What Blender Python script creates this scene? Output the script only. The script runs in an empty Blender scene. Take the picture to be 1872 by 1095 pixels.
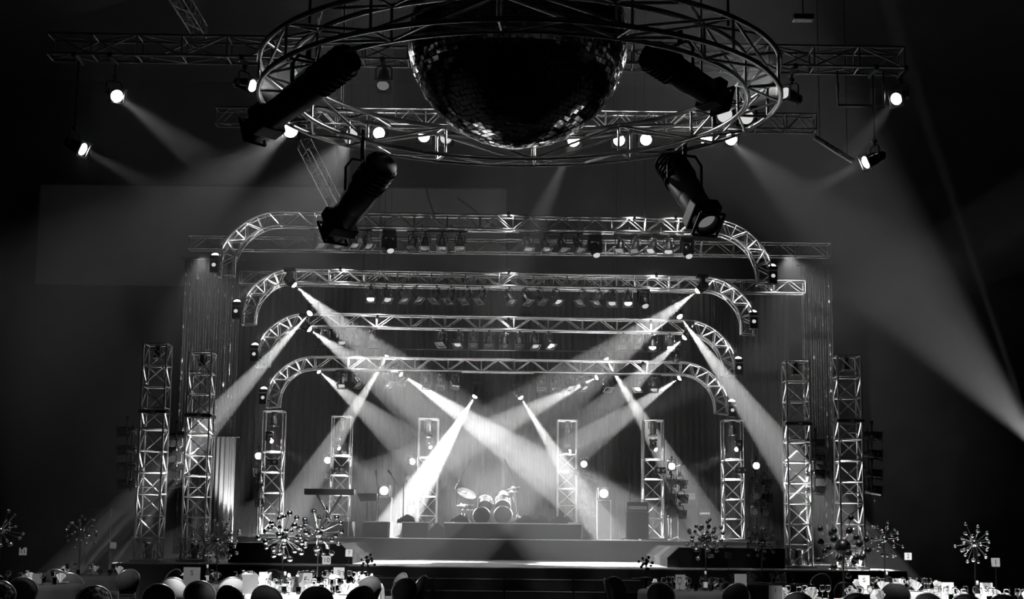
import bpy, bmesh, math, random
from mathutils import Vector, Matrix, Quaternion

S = bpy.context.scene
C = S.collection
RND = random.Random(11)
PI = math.pi
V = Vector

# ------------------------------------------------------------------ camera
FPX = 2800.0
PITCH = math.atan((970 - 547.5) / FPX)
ROLL = math.radians(0.6)
CAM = V((0, 0, 1.7))
cam_data = bpy.data.cameras.new('camera')
cam = bpy.data.objects.new('camera', cam_data)
C.objects.link(cam)
cam_data.sensor_width = 36.0
cam_data.lens = FPX / 1872 * 36.0
cam_data.clip_end = 200
CAMROT = Matrix.Rotation(PI / 2 + PITCH, 3, 'X') @ Matrix.Rotation(ROLL, 3, 'Z')
cam.matrix_world = Matrix.Translation(CAM) @ CAMROT.to_4x4()
S.camera = cam


def P(px, py, Y):
    """the point of the plane y = Y that the photograph shows at (px, py)"""
    d = CAMROT @ V(((px - 936) / FPX, (547.5 - py) / FPX, -1.0))
    return CAM + d * (Y / d.y)


def PZ(px, Y, z):
    """point at depth Y and height z in the photograph's column px"""
    lo, hi = -400.0, 1600.0
    for _ in range(40):
        m = (lo + hi) / 2
        if P(px, m, Y).z > z:
            lo = m
        else:
            hi = m
    p = P(px, (lo + hi) / 2, Y)
    return V((p.x, Y, z))


def to_px(p):
    q = CAMROT.transposed() @ (V(p) - CAM)
    return (936 + FPX * q.x / -q.z, 547.5 - FPX * q.y / -q.z)


# ------------------------------------------------------------------ world, exposure
w = bpy.data.worlds.new('world')
S.world = w
w.use_nodes = True
w.node_tree.nodes['Background'].inputs[0].default_value = (1, 1, 1, 1)
w.node_tree.nodes['Background'].inputs[1].default_value = 0.0012
S.view_settings.view_transform = 'Standard'
S.view_settings.look = 'None'
S.view_settings.exposure = 0.25
S.view_settings.gamma = 1.0
S.view_settings.use_curve_mapping = False
S.cycles.max_bounces = 5
S.cycles.diffuse_bounces = 2
S.cycles.glossy_bounces = 3
S.cycles.transmission_bounces = 5
S.cycles.transparent_max_bounces = 6
S.cycles.volume_bounces = 0
S.cycles.caustics_reflective = False
S.cycles.caustics_refractive = False
S.cycles.sample_clamp_indirect = 0.0
S.cycles.sample_clamp_direct = 0.0
S.cycles.use_adaptive_sampling = False

HAZE = 0.0115


# ------------------------------------------------------------------ materials
def mat(name, col, rough=0.5, metal=0.0, bump=0.0, bscale=40.0, var=0.0, spec=0.5, trans=0.0, ior=1.45, sheen=0.0):
    m = bpy.data.materials.new(name)
    m.use_nodes = True
    nt = m.node_tree
    b = nt.nodes['Principled BSDF']
    b.inputs['Base Color'].default_value = (col, col, col, 1)
    b.inputs['Roughness'].default_value = rough
    b.inputs['Metallic'].default_value = metal
    b.inputs['Specular IOR Level'].default_value = spec
    b.inputs['Transmission Weight'].default_value = trans
    b.inputs['IOR'].default_value = ior
    b.inputs['Sheen Weight'].default_value = sheen
    if bump or var:
        tc = nt.nodes.new('ShaderNodeTexCoord')
        n = nt.nodes.new('ShaderNodeTexNoise')
        n.inputs['Scale'].default_value = bscale
        n.inputs['Detail'].default_value = 4
        nt.links.new(tc.outputs['Object'], n.inputs['Vector'])
        if bump:
            bp = nt.nodes.new('ShaderNodeBump')
            bp.inputs['Strength'].default_value = bump
            bp.inputs['Distance'].default_value = 0.02
            nt.links.new(n.outputs['Fac'], bp.inputs['Height'])
            nt.links.new(bp.outputs[0], b.inputs['Normal'])
        if var:
            r = nt.nodes.new('ShaderNodeMapRange')
            r.inputs['From Min'].default_value = 0.3
            r.inputs['From Max'].default_value = 0.7
            r.inputs['To Min'].default_value = col * (1 - var)
            r.inputs['To Max'].default_value = col * (1 + var)
            nt.links.new(n.outputs['Fac'], r.inputs['Value'])
            nt.links.new(r.outputs[0], b.inputs['Base Color'])
    return m


def emit(name, strength):
    m = bpy.data.materials.new(name)
    m.use_nodes = True
    nt = m.node_tree
    nt.nodes.clear()
    o = nt.nodes.new('ShaderNodeOutputMaterial')
    e = nt.nodes.new('ShaderNodeEmission')
    e.inputs[1].default_value = strength
    nt.links.new(e.outputs[0], o.inputs[0])
    m.cycles.emission_sampling = 'NONE'
    return m


M = {
    'alu': mat('brushed_aluminium', 0.6, 0.28, 1.0, var=0.12, bscale=18),
    'alu_dark': mat('dull_aluminium', 0.35, 0.42, 1.0, var=0.15, bscale=14),
    'black': mat('black_powder_coat', 0.010, 0.5, 0.0, var=0.3, bscale=25),
    'black_gloss': mat('black_gloss', 0.012, 0.18, 0.0, var=0.2, bscale=12),
    'gel': mat('gel_frame_steel', 0.08, 0.45, 0.6, var=0.2, bscale=20),
    'chrome': mat('chrome', 0.8, 0.12, 1.0, var=0.05, bscale=10),
    'par': mat('polished_par_can', 0.42, 0.26, 1.0, var=0.15, bscale=12),
    'reflector': mat('dead_lens', 0.25, 0.16, 0.7, bump=0.3, bscale=60),
    'mirror': mat('mirror_tiles', 0.62, 0.09, 1.0, var=0.25, bscale=9),
    'wall': mat('dark_wall', 0.03, 0.9, var=0.3, bscale=1.5),
    'screen': mat('grey_screen_cloth', 0.22, 0.85, var=0.12, bscale=0.8),
    'carpet': mat('dark_carpet', 0.015, 0.95, bump=0.5, bscale=160, var=0.3),
    'deck': mat('worn_stage_deck', 0.5, 0.38, var=0.18, bscale=3.0),
    'riser': mat('black_riser_cloth', 0.010, 0.8, spec=0.15, var=0.2, bscale=6),
    'edge': mat('aluminium_edge', 0.75, 0.35, 1.0, var=0.1, bscale=20),
    'step': mat('black_step', 0.012, 0.45, var=0.3, bscale=8),
    'velvet': mat('dark_velvet', 0.045, 0.9, sheen=0.1, var=0.2, bscale=5),
    'gear': mat('black_tolex', 0.012, 0.6, bump=0.3, bscale=150, var=0.2),
    'cloth_amp': mat('speaker_cloth', 0.014, 0.8, bump=0.4, bscale=220, var=0.25),
    'cymbal': mat('cymbal_metal', 0.5, 0.3, 1.0, var=0.2, bscale=15),
    'drum': mat('drum_shell', 0.03, 0.5, spec=0.15, var=0.2, bscale=12),
    'skin': mat('drum_head', 0.03, 0.7, spec=0.1, var=0.1, bscale=10),
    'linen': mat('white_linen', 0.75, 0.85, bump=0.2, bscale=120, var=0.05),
    'linen_shaded': mat('shaded_linen', 0.06, 0.85, bump=0.2, bscale=120, var=0.1),  # same linen with the shade of unlit tables put into its colour
    'paper': mat('white_card', 0.8, 0.6, var=0.03, bscale=30),
    'paper_grey': mat('grey_card', 0.3, 0.6, var=0.05, bscale=30),
    'ink': mat('black_ink', 0.02, 0.6, var=0.1, bscale=40),
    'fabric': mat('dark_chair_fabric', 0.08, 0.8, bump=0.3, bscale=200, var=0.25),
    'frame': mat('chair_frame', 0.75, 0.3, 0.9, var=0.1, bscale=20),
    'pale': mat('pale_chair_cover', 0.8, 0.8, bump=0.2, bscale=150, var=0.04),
    'glass': mat('clear_glass', 1.0, 0.03, trans=1.0, ior=1.45),
    'bottle': mat('dark_bottle_glass', 0.02, 0.1, var=0.1, bscale=12),
    'bauble': mat('silver_bauble', 0.7, 0.1, 1.0, var=0.05, bscale=9),
    'bauble_black': mat('black_bauble', 0.006, 0.35, var=0.1, bscale=9),
    'stem': mat('dark_metal_stem', 0.1, 0.3, 0.9, var=0.1, bscale=20),
    'branch_line': mat('dark_branch_line', 0.015, 0.7, var=0.2, bscale=40),
    'hot': emit('hot_lens', 40.0),
    'warm': emit('lit_lens', 6.0),
    'dim': emit('dim_lens', 0.55),
    'glow': emit('fading_lens', 0.12),
}


def pattern_fabric():
    m = mat('patterned_chair_fabric', 0.4, 0.7)
    nt = m.node_tree
    b = nt.nodes['Principled BSDF']
    tc = nt.nodes.new('ShaderNodeTexCoord')
    v = nt.nodes.new('ShaderNodeTexNoise')
    v.inputs['Scale'].default_value = 22
    v.inputs['Detail'].default_value = 3
    r = nt.nodes.new('ShaderNodeValToRGB')
    r.color_ramp.elements[0].position = 0.47
    r.color_ramp.elements[0].color = (0.05, 0.05, 0.05, 1)
    r.color_ramp.elements[1].position = 0.53
    r.color_ramp.elements[1].color = (0.6, 0.6, 0.6, 1)
    nt.links.new(tc.outputs['Object'], v.inputs['Vector'])
    nt.links.new(v.outputs['Fac'], r.inputs[0])
    nt.links.new(r.outputs[0], b.inputs['Base Color'])
    return m


def sequin_cloth(name, dark, bright, cut, metal=0.7):
    """strands of sequins: rare bright flakes over a darker shiny cloth"""
    m = mat(name, dark, 0.4, metal)
    nt = m.node_tree
    b = nt.nodes['Principled BSDF']
    tc = nt.nodes.new('ShaderNodeTexCoord')
    mp = nt.nodes.new('ShaderNodeMapping')
    mp.inputs['Scale'].default_value = (14, 14, 9)
    vo = nt.nodes.new('ShaderNodeTexVoronoi')
    vo.inputs['Scale'].default_value = 1.0
    mp2 = nt.nodes.new('ShaderNodeMapping')
    mp2.inputs['Scale'].default_value = (9, 9, 0.25)
    n2 = nt.nodes.new('ShaderNodeTexNoise')
    n2.inputs['Scale'].default_value = 1.0
    mul = nt.nodes.new('ShaderNodeMath')
    mul.operation = 'MULTIPLY'
    sep = nt.nodes.new('ShaderNodeSeparateColor')
    r = nt.nodes.new('ShaderNodeValToRGB')
    r.color_ramp.elements[0].position = cut
    r.color_ramp.elements[0].color = (dark, dark, dark, 1)
    r.color_ramp.elements[1].position = min(1.0, cut + 0.06)
    r.color_ramp.elements[1].color = (bright, bright, bright, 1)
    L = nt.links.new
    L(tc.outputs['Object'], mp.inputs[0])
    L(mp.outputs[0], vo.inputs['Vector'])
    L(tc.outputs['Object'], mp2.inputs[0])
    L(mp2.outputs[0], n2.inputs['Vector'])
    L(vo.outputs['Color'], sep.inputs[0])
    L(sep.outputs[0], mul.inputs[0])
    L(n2.outputs['Fac'], mul.inputs[1])
    L(mul.outputs[0], r.inputs[0])
    L(r.outputs[0], b.inputs['Base Color'])
    bp = nt.nodes.new('ShaderNodeBump')
    bp.inputs['Strength'].default_value = 0.6
    bp.inputs['Distance'].default_value = 0.03
    L(vo.outputs['Distance'], bp.inputs['Height'])
    L(bp.outputs[0], b.inputs['Normal'])
    return m


M['pattern'] = pattern_fabric()
M['sequin'] = sequin_cloth('sequin_curtain', 0.05, 0.95, 0.53)
M['strand'] = sequin_cloth('beaded_backdrop', 0.035, 0.8, 0.60, 0.2)


# ------------------------------------------------------------------ mesh building
class MB:
    def __init__(s):
        s.v, s.f, s.s = [], [], []

    def add(s, vs, fs, smooth=False):
        o = len(s.v)
        s.v += [V(v) for v in vs]
        s.f += [tuple(i + o for i in f) for f in fs]
        s.s += [smooth] * len(fs)
        return s

    def tube(s, p, q, r, n=8, r2=None, cap=True):
        p, q = V(p), V(q)
        d = q - p
        if d.length < 1e-6:
            return s
        r2 = r if r2 is None else r2
        d.normalize()
        a = d.orthogonal().normalized()
        b = d.cross(a)
        vs = []
        for c, rr in ((p, r), (q, r2)):
            for i in range(n):
                t = 2 * PI * i / n
                vs.append(c + (a * math.cos(t) + b * math.sin(t)) * rr)
        s.add(vs, [(i, (i + 1) % n, n + (i + 1) % n, n + i) for i in range(n)], True)
        if cap:
            s.add(vs, [tuple(range(n - 1, -1, -1)), tuple(range(n, 2 * n))])
        return s

    def path(s, pts, r, n=8, closed=False):
        pts = [V(p) for p in pts]
        m = len(pts)
        vs, up = [], None
        for k in range(m):
            a = pts[(k - 1) % m] if (closed or k > 0) else pts[k]
            b = pts[(k + 1) % m] if (closed or k < m - 1) else pts[k]
            t = (b - a).normalized()
            if up is None:
                up = t.orthogonal().normalized()
            up = (up - t * up.dot(t)).normalized()
            bi = t.cross(up)
            for i in range(n):
                g = 2 * PI * i / n
                vs.append(pts[k] + (up * math.cos(g) + bi * math.sin(g)) * r)
        fs = []
        for k in range(m if closed else m - 1):
            k2 = (k + 1) % m
            for i in range(n):
                fs.append((k * n + i, k * n + (i + 1) % n, k2 * n + (i + 1) % n, k2 * n + i))
        s.add(vs, fs, True)
        if not closed:
            s.add(vs, [tuple(range(n - 1, -1, -1)), tuple(range((m - 1) * n, m * n))])
        return s

    def box(s, c, d, ch=0.0, rot=None):
        c = V(c)
        x, y, z = d[0] / 2, d[1] / 2, d[2] / 2
        bm = bmesh.new()
        bmesh.ops.create_cube(bm, size=1.0)
        for v in bm.verts:
            v.co = V((v.co.x * 2 * x, v.co.y * 2 * y, v.co.z * 2 * z))
        if ch:
            bmesh.ops.bevel(bm, geom=list(bm.edges), offset=ch, segments=2, affect='EDGES', profile=0.6)
        bm.verts.index_update()
        vs = [(rot @ v.co if rot else v.co.copy()) + c for v in bm.verts]
        fs = [tuple(v.index for v in f.verts) for f in bm.faces]
        bm.free()
        return s.add(vs, fs)

    def lathe(s, prof, n=20, mx=None, smooth=True, closed=False):
        mx = mx or Matrix.Identity(4)
        vs = []
        for r, z in prof:
            for i in range(n):
                t = 2 * PI * i / n
                vs.append(mx @ V((r * math.cos(t), r * math.sin(t), z)))
        fs = []
        m = len(prof)
        for k in range(m if closed else m - 1):
            k2 = (k + 1) % m
            for i in range(n):
                fs.append((k * n + i, k * n + (i + 1) % n, k2 * n + (i + 1) % n, k2 * n + i))
        return s.add(vs, fs, smooth)

    def sphere(s, c, r, n=12, m=8):
        prof = [(max(1e-4, r * math.sin(PI * k / m)), -r * math.cos(PI * k / m)) for k in range(m + 1)]
        return s.lathe(prof, n, Matrix.Translation(V(c)))

    def disc(s, c, r, n=20, mx=None):
        mx = mx or Matrix.Identity(4)
        c = V(c)
        vs = [mx @ (c + V((r * math.cos(2 * PI * i / n), r * math.sin(2 * PI * i / n), 0))) for i in range(n)]
        return s.add(vs, [tuple(range(n - 1, -1, -1))])

    def prism(s, poly, y0, y1):
        """poly of (x, z) extruded from y0 to y1"""
        n = len(poly)
        vs = [V((x, y0, z)) for x, z in poly] + [V((x, y1, z)) for x, z in poly]
        fs = [(i, (i + 1) % n, n + (i + 1) % n, n + i) for i in range(n)]
        fs += [tuple(range(n - 1, -1, -1)), tuple(range(n, 2 * n))]
        return s.add(vs, fs)

    def mesh(s, name, m, shift=None):
        me = bpy.data.meshes.new(name)
        vs = [v - shift for v in s.v] if shift is not None else s.v
        me.from_pydata([tuple(v) for v in vs], [], s.f)
        me.polygons.foreach_set('use_smooth', s.s)
        me.materials.append(M[m] if isinstance(m, str) else m)
        me.update()
        bm = bmesh.new()
        bm.from_mesh(me)
        bmesh.ops.recalc_face_normals(bm, faces=bm.faces)
        bm.to_mesh(me)
        bm.free()
        return me


def place(name, data, parent=None, loc=None, quat=None, scale=None):
    o = bpy.data.objects.new(name, data)
    C.objects.link(o)
    if parent:
        o.parent = parent
    if loc is not None:
        o.location = loc
    if quat is not None:
        o.rotation_mode = 'QUATERNION'
        o.rotation_quaternion = quat
    if scale is not None:
        o.scale = (scale,) * 3 if isinstance(scale, (int, float)) else scale
    return o


def part(name, mb, m, parent, world=True):
    """a part whose mesh is written in world coordinates (parents are unrotated) or in its thing's own"""
    return place(name, mb.mesh(name, m, world_of(parent) if world else None), parent)


def world_of(o):
    p = V(o.location)
    while o.parent:
        o = o.parent
        p = p + V(o.location)
    return p


def tag(o, label, cat, group=None, kind=None):
    o['label'] = label
    o['category'] = cat
    if group:
        o['group'] = group
    if kind:
        o['kind'] = kind
    return o


def thing(name, label, cat, loc=(0, 0, 0), group=None):
    o = bpy.data.objects.new(name, None)
    C.objects.link(o)
    o.location = loc
    o.empty_display_size = 0.1
    return tag(o, label, cat, group)


def solo(name, mb, m, label, cat, loc=(0, 0, 0), group=None, kind=None):
    o = place(name, mb.mesh(name, m, V(loc)), None, loc)
    return tag(o, label, cat, group, kind)


def struct(name, mb, m, label, loc=(0, 0, 0)):
    o = place(name, mb.mesh(name, m, V(loc)), None, loc)
    o['kind'] = 'structure'
    o['label'] = label
    o['category'] = name.split('_')[0]
    return o


ORD = ('first second third fourth fifth sixth seventh eighth ninth tenth eleventh twelfth thirteenth fourteenth fifteenth '
       'sixteenth seventeenth eighteenth nineteenth twentieth').split()


def nth(i, n=99):
    return ORD[i]


def aim(d):
    return V(d).normalized().to_track_quat('-Z', 'Y')


_gobo = {}


def spot(name, parent, pos, target, angle, watts, blend=0.15, soft=0.04, gobo=0.0, gscale=14.0):
    l = bpy.data.lights.new(name, 'SPOT')
    l.energy = watts
    l.spot_size = math.radians(angle)
    l.spot_blend = blend
    l.shadow_soft_size = soft
    if gobo:
        l.use_nodes = True
        nt = l.node_tree
        e = nt.nodes['Emission']
        tc = nt.nodes.new('ShaderNodeTexCoord')
        sx = nt.nodes.new('ShaderNodeSeparateXYZ')
        dx = nt.nodes.new('ShaderNodeMath')
        dy = nt.nodes.new('ShaderNodeMath')
        dx.operation = dy.operation = 'DIVIDE'
        cb = nt.nodes.new('ShaderNodeCombineXYZ')
        no = nt.nodes.new('ShaderNodeTexNoise')
        no.inputs['Scale'].default_value = gscale
        no.inputs['Detail'].default_value = 2.0
        mr = nt.nodes.new('ShaderNodeMapRange')
        mr.inputs['From Min'].default_value = 0.38
        mr.inputs['From Max'].default_value = 0.62
        mr.inputs['To Min'].default_value = 1.0 - gobo
        mr.inputs['To Max'].default_value = 1.0 + gobo
        L = nt.links.new
        L(tc.outputs['Normal'], sx.inputs[0])
        L(sx.outputs[0], dx.inputs[0])
        L(sx.outputs[2], dx.inputs[1])
        L(sx.outputs[1], dy.inputs[0])
        L(sx.outputs[2], dy.inputs[1])
        L(dx.outputs[0], cb.inputs[0])
        L(dy.outputs[0], cb.inputs[1])
        off = RND.uniform(0, 50)
        cb.inputs[2].default_value = off
        L(cb.outputs[0], no.inputs['Vector'])
        L(no.outputs['Fac'], mr.inputs['Value'])
        L(mr.outputs[0], e.inputs['Strength'])
    o = bpy.data.objects.new(name, l)
    C.objects.link(o)
    pos, target = V(pos), V(target)
    if parent:
        o.parent = parent
        o.location = (pos - world_of(parent)) / parent.scale[0]
    else:
        o.location = pos
    o.rotation_mode = 'QUATERNION'
    o.rotation_quaternion = aim(target - pos)
    return o


# ------------------------------------------------------------------ the hall
struct('floor', MB().box((0, 26, -0.05), (44, 60, 0.1)), 'carpet', 'dark carpeted hall floor under the tables')
struct('wall_back', MB().box((0, 55, 9), (44, 0.3, 18.2)), 'wall', 'dark rear wall of the hall behind the stage')
struct('wall_left', MB().box((-21, 26, 9), (0.3, 60, 18.2)), 'wall', 'dark left wall of the hall')
struct('wall_right', MB().box((21, 26, 9), (0.3, 60, 18.2)), 'wall', 'dark right wall of the hall')
struct('ceiling', MB().box((0, 26, 18.1), (44, 60, 0.2)), 'wall', 'black ceiling high over the rig')

# the haze that fills the hall
hz = bpy.data.materials.new('stage_haze')
hz.use_nodes = True
_nt = hz.node_tree
_nt.nodes.clear()
_o = _nt.nodes.new('ShaderNodeOutputMaterial')
_v = _nt.nodes.new('ShaderNodeVolumeScatter')
_v.inputs['Density'].default_value = HAZE
_v.inputs['Anisotropy'].default_value = 0.0
_nt.links.new(_v.outputs[0], _o.inputs['Volume'])
M['haze'] = hz
solo('haze', MB().box((0, 42.1, 8.8), (41.0, 25.4, 17.4)), 'haze', 'thin grey stage haze around the stage and its beams', 'haze', kind='stuff')
_hp = [(23.4, 8.0), (29.39, 0.1), (29.39, 17.5), (23.4, 17.5)]
_hv = [(-20.5, y, z) for y, z in _hp] + [(20.5, y, z) for y, z in _hp]
solo('haze', MB().add(_hv, [(0, 1, 2, 3), (7, 6, 5, 4), (0, 4, 5, 1), (1, 5, 6, 2), (2, 6, 7, 3), (3, 7, 4, 0)]), 'haze', 'thin grey haze drifting high behind the ring truss', 'haze', kind='stuff')

# ------------------------------------------------------------------ stage
DECK = 0.91
LV2 = 1.475
struct('floor_stage', MB().box((0.0, 43.9, DECK / 2), (17.4, 19.8, DECK)), 'deck', 'pale worn deck of the main stage')
t = thing('stage_skirt', 'black cloth skirt along the front edge of the stage', 'stage skirt', (0, 33.97, 0))
part('skirt_cloth', MB().box((0, 33.985, 0.445), (17.4, 0.02, 0.89)), 'step', t)
t = thing('stage_riser', 'long black upper stage level behind the front deck', 'stage riser', (0, 42, DECK))
part('riser_body', MB().box((-0.1, 47.5, (DECK + LV2) / 2), (14.6, 11.0, LV2 - DECK - 0.004)), 'riser', t)
part('edge_strip', MB().box((-0.1, 41.99, LV2 - 0.01), (14.6, 0.03, 0.016)), 'edge', t)


def riser_box(px0, px1, top, ybot, Y, depth, label, lit=True):
    a, b = P(px0, top, Y), P(px1, top, Y)
    z0 = LV2 + 0.004
    z1 = (a.z + b.z) / 2
    t = thing('riser_block', label, 'stage riser', ((a.x + b.x) / 2, Y, z0), 'black riser blocks on the upper stage level')
    part('riser_body', MB().box(((a.x + b.x) / 2, Y + depth / 2, (z0 + z1) / 2), (b.x - a.x, depth, z1 - z0), 0.006), 'riser', t)
    m = MB()
    m.tube((a.x, Y - 0.012, z1), (b.x, Y - 0.012, z1), 0.018, 6)
    m.tube((b.x, Y - 0.012, z1), (b.x, Y - 0.012, z0 + 0.01), 0.014, 6)
    part('edge_strip', m, 'edge', t)
    return z1


LV3 = riser_box(812, 1064, 957, 985, 42.6, 4.2, 'wide black drum riser in the middle of the upper stage')
riser_box(664, 710, 954, 983, 42.6, 1.6, 'square black riser block left of the drums, white edged')
riser_box(735, 784, 955, 983, 42.6, 2.6, 'black riser block against the left end of the drum riser')
riser_box(598, 637, 953, 983, 42.6, 2.6, 'black riser block under the keyboard player side')

# steps up to the stage
edges = [(672, 793), (793, 922), (922, 1047), (1047, 1172)]
side = ['leftmost', 'second', 'third', 'rightmost']
for k, (x0, x1) in enumerate(edges):
    xa, xb = PZ(x0, 33.6, 0.6).x, PZ(x1, 33.6, 0.6).x
    t = thing('stage_steps', '%s of the four black step units in front of the stage' % side[k], 'steps', ((xa + xb) / 2, 33.4, 0), 'black step units up to the stage')
    for j, (z, y0) in enumerate(((0.2, 32.8), (0.43, 33.15), (0.67, 33.5))):
        part('step', MB().box(((xa + xb) / 2, (y0 + 33.98) / 2, z - 0.115), (xb - xa - 0.02, 33.98 - y0, 0.23)), 'step', t)
        part('step_nosing', MB().box(((xa + xb) / 2, y0 - 0.008, z - 0.006), (xb - xa - 0.06, 0.014, 0.014)), 'paper_grey', t)

# big black side cabinets at the front corners of the stage
for px0, px1, lab, sg in ((1216, 1428, 'black angled side block at the right of the stage front', 1),
                          (424, 648, 'black angled side block at the left of the stage front', -1)):
    a, b = PZ(px0, 36.0, 1.0), PZ(px1, 36.0, 1.0)
    x0, x1 = a.x, b.x
    if sg > 0:
        poly = [(x0, DECK), (x1, DECK), (x1, 1.36), (x0 + 0.28, 1.36), (x0, 1.12)]
    else:
        poly = [(x0, DECK), (x1, DECK), (x1, 1.12), (x1 - 0.28, 1.36), (x0, 1.36)]
    t = thing('stage_block', lab, 'stage block', ((x0 + x1) / 2, 36.0, DECK), 'angled side blocks at the stage front')
    part('block_body', MB().prism(poly, 35.5, 41.4), 'riser', t)
    part('edge_strip', MB().tube((x0 + 0.3, 35.49, 1.36), (x1 - 0.3, 35.49, 1.36), 0.008, 6), 'alu_dark', t)


# ------------------------------------------------------------------ curtains
def pleats(x0, x1, z0, z1, Y, amp, waves, ztop=None, cols=None, flare=0.0):
    m = MB()
    n = cols or int(waves * 8)
    rows = 6
    vs = []
    ph = [RND.uniform(0.7, 1.3) for _ in range(n + 1)]
    for r in range(rows + 1):
        f = r / rows
        z = z1 + (z0 - z1) * f
        for i in range(n + 1):
            u = i / n
            x = x0 + (x1 - x0) * u
            a = amp * (0.75 + 0.4 * f) * ph[i]
            vs.append((x + flare * f * (u - 0.5), Y + a * math.sin(2 * PI * waves * u + 0.6 * math.sin(5 * u + f)), z))
    fs = []
    for r in range(rows):
        for i in range(n):
            a = r * (n + 1) + i
            fs.append((a, a + 1, a + n + 2, a + n + 1))
    m.add(vs, fs, True)
    return m


def curtain(name, label, px0, px1, ytop, Y, z0, waves, m, amp=0.07):
    a, b = P(px0, ytop, Y), P(px1, ytop, Y)
    z1 = (a.z + b.z) / 2
    t = thing(name, label, 'curtain', ((a.x + b.x) / 2, Y, z0))
    part('pleated_cloth', pleats(a.x, b.x, z0, z1, Y, amp, waves), m, t)
    part('curtain_rail', MB().tube((a.x - 0.1, Y, z1 + 0.03), (b.x + 0.1, Y, z1 + 0.03), 0.03, 8), 'black', t)
    return t


curtain('sequin_curtain', 'shimmering sequin curtain at the left side of the stage', 338, 442, 475, 44.2, 0.95, 11, 'sequin')
curtain('sequin_curtain', 'shimmering sequin curtain at the right side of the stage', 1463, 1520, 487, 44.2, 0.95, 7, 'sequin')
curtain('backdrop_curtain', 'left part of the dark pleated backdrop behind the arches', 425, 760, 505, 50.6, LV2, 30, 'velvet', 0.09)
curtain('backdrop_curtain', 'middle part of the dark pleated backdrop behind the drums', 760, 1090, 510, 50.8, LV2, 30, 'velvet', 0.09)
curtain('backdrop_curtain', 'right part of the dark pleated backdrop behind the arches', 1090, 1440, 515, 50.6, LV2, 32, 'velvet', 0.09)
curtain('sheer_drape', 'pale sheer drape hanging beside the left sequin curtain', 392, 432, 800, 43.4, 0.95, 5, 'screen', 0.05)
_p = PZ(412, 42.9, DECK)
_drape_light = _p
# thin strands of beads in front of the backdrop
bead_cols = [648, 690, 712, 812, 905, 985, 1078, 1290, 1330, 1376, 1398, 1420, 452, 475, 530]
for i, px in enumerate(sorted(bead_cols)):
    a, b = P(px, 530, 50.42), P(px, 530 + RND.uniform(160, 330), 50.42)
    m = MB()
    z = b.z
    while z < a.z:
        m.sphere((a.x + RND.uniform(-0.008, 0.008), 50.42, z), 0.014, 6, 4)
        z += 0.075
    m.tube((a.x, 50.42, b.z), (a.x, 50.42, a.z), 0.004, 4)
    solo('bead_strand', m, 'bauble', '%s hanging glass bead strand from the left before the backdrop' % nth(i), 'bead strand', (a.x, 50.42, b.z), 'bead strands before the backdrop')

# pale panel hung high behind the left half, and dark border above
a, b, c = P(75, 338, 52.6), P(926, 342, 52.6), P(75, 520, 52.6)
t = thing('projection_screen', 'wide grey screen hung high behind the left half of the stage', 'screen', ((a.x + b.x) / 2, 52.6, c.z))
part('screen_cloth', MB().box(((a.x + b.x) / 2, 52.6, (a.z + c.z) / 2), (b.x - a.x, 0.06, a.z - c.z)), 'screen', t)
for f in (0.1, 0.5, 0.9):
    part('suspension_line', MB().tube(a.lerp(b, f), a.lerp(b, f) + V((0, 0, 18 - a.z)), 0.012, 5), 'black', t)
part('screen_batten', MB().tube((a.x, 52.6, a.z + 0.05), (b.x, 52.6, a.z + 0.05), 0.05, 8), 'black', t)
for pts, lab in (([(779, 344), (783, 362), (790, 382), (800, 402)], 'thin dark line drawn for a branch silhouette on the grey screen'),
                 ([(836, 362), (856, 376), (880, 396), (905, 416)], 'longer dark line drawn for a branch silhouette across the grey screen')):
    solo('dark_hanging_line', MB().path([P(x, y, 52.55) for x, y in pts], 0.03, 6), 'branch_line', lab, 'silhouette', P(pts[0][0], pts[0][1], 52.55))  # thin dark tubes stand in for branch silhouettes projected on the screen


# ------------------------------------------------------------------ trusses
def truss(t, frames, nodes, hu, hv, r, rb, closed=False, style='V', m='alu', mb=None):
    """frames: (centre, u, v); nodes: the frame numbers that carry a rung frame. Chords, rungs and braces become parts of t."""
    def co(i, su, sv):
        c, u, v = frames[i % len(frames)]
        return c + u * (hu * su) + v * (hv * sv)
    mb = mb or m
    for su, sv in ((1, -1), (1, 1), (-1, -1), (-1, 1)):
        part('chord', MB().path([co(i, su, sv) for i in range(len(frames))], r, 10, closed), m, t)
    for i in nodes:
        q = MB()
        ring = [co(i, 1, -1), co(i, 1, 1), co(i, -1, 1), co(i, -1, -1)]
        for a in range(4):
            q.tube(ring[a], ring[(a + 1) % 4], rb, 6)
        part('rung_frame', q, mb, t)
    ns = list(nodes) + ([nodes[0] + len(frames)] if closed else [])
    lace = {1: MB(), -1: MB()}
    for k in range(len(ns) - 1):
        a, b = ns[k], ns[k + 1]
        mid = (a + b) // 2
        for sv in (-1, 1):
            q = MB()
            if style == 'V':
                q.tube(co(a, -1, sv), co(mid, 1, sv), rb, 6)
                q.tube(co(mid, 1, sv), co(b, -1, sv), rb, 6)
            else:
                s = 1 if (k % 2 == 0) == (sv < 0) else -1
                q.tube(co(a, -s, sv), co(b, s, sv), rb, 6)
            part('diagonal_brace', q, mb, t)
        for su in (-1, 1):
            s = 1 if k % 2 else -1
            lace[su].tube(co(a, su, -s), co(b, su, s), rb, 6)
    for su in (1, -1):
        part('cross_lacing', lace[su], mb, t)


def straight_frames(p, q, up, nb, sub=2):
    p, q = V(p), V(q)
    d = (q - p).normalized()
    v = d.cross(V(up)).normalized()
    u = v.cross(d).normalized()
    n = nb * sub
    return [(p.lerp(q, i / n), u, v) for i in range(n + 1)], list(range(0, n + 1, sub))


ARCH = []


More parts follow.
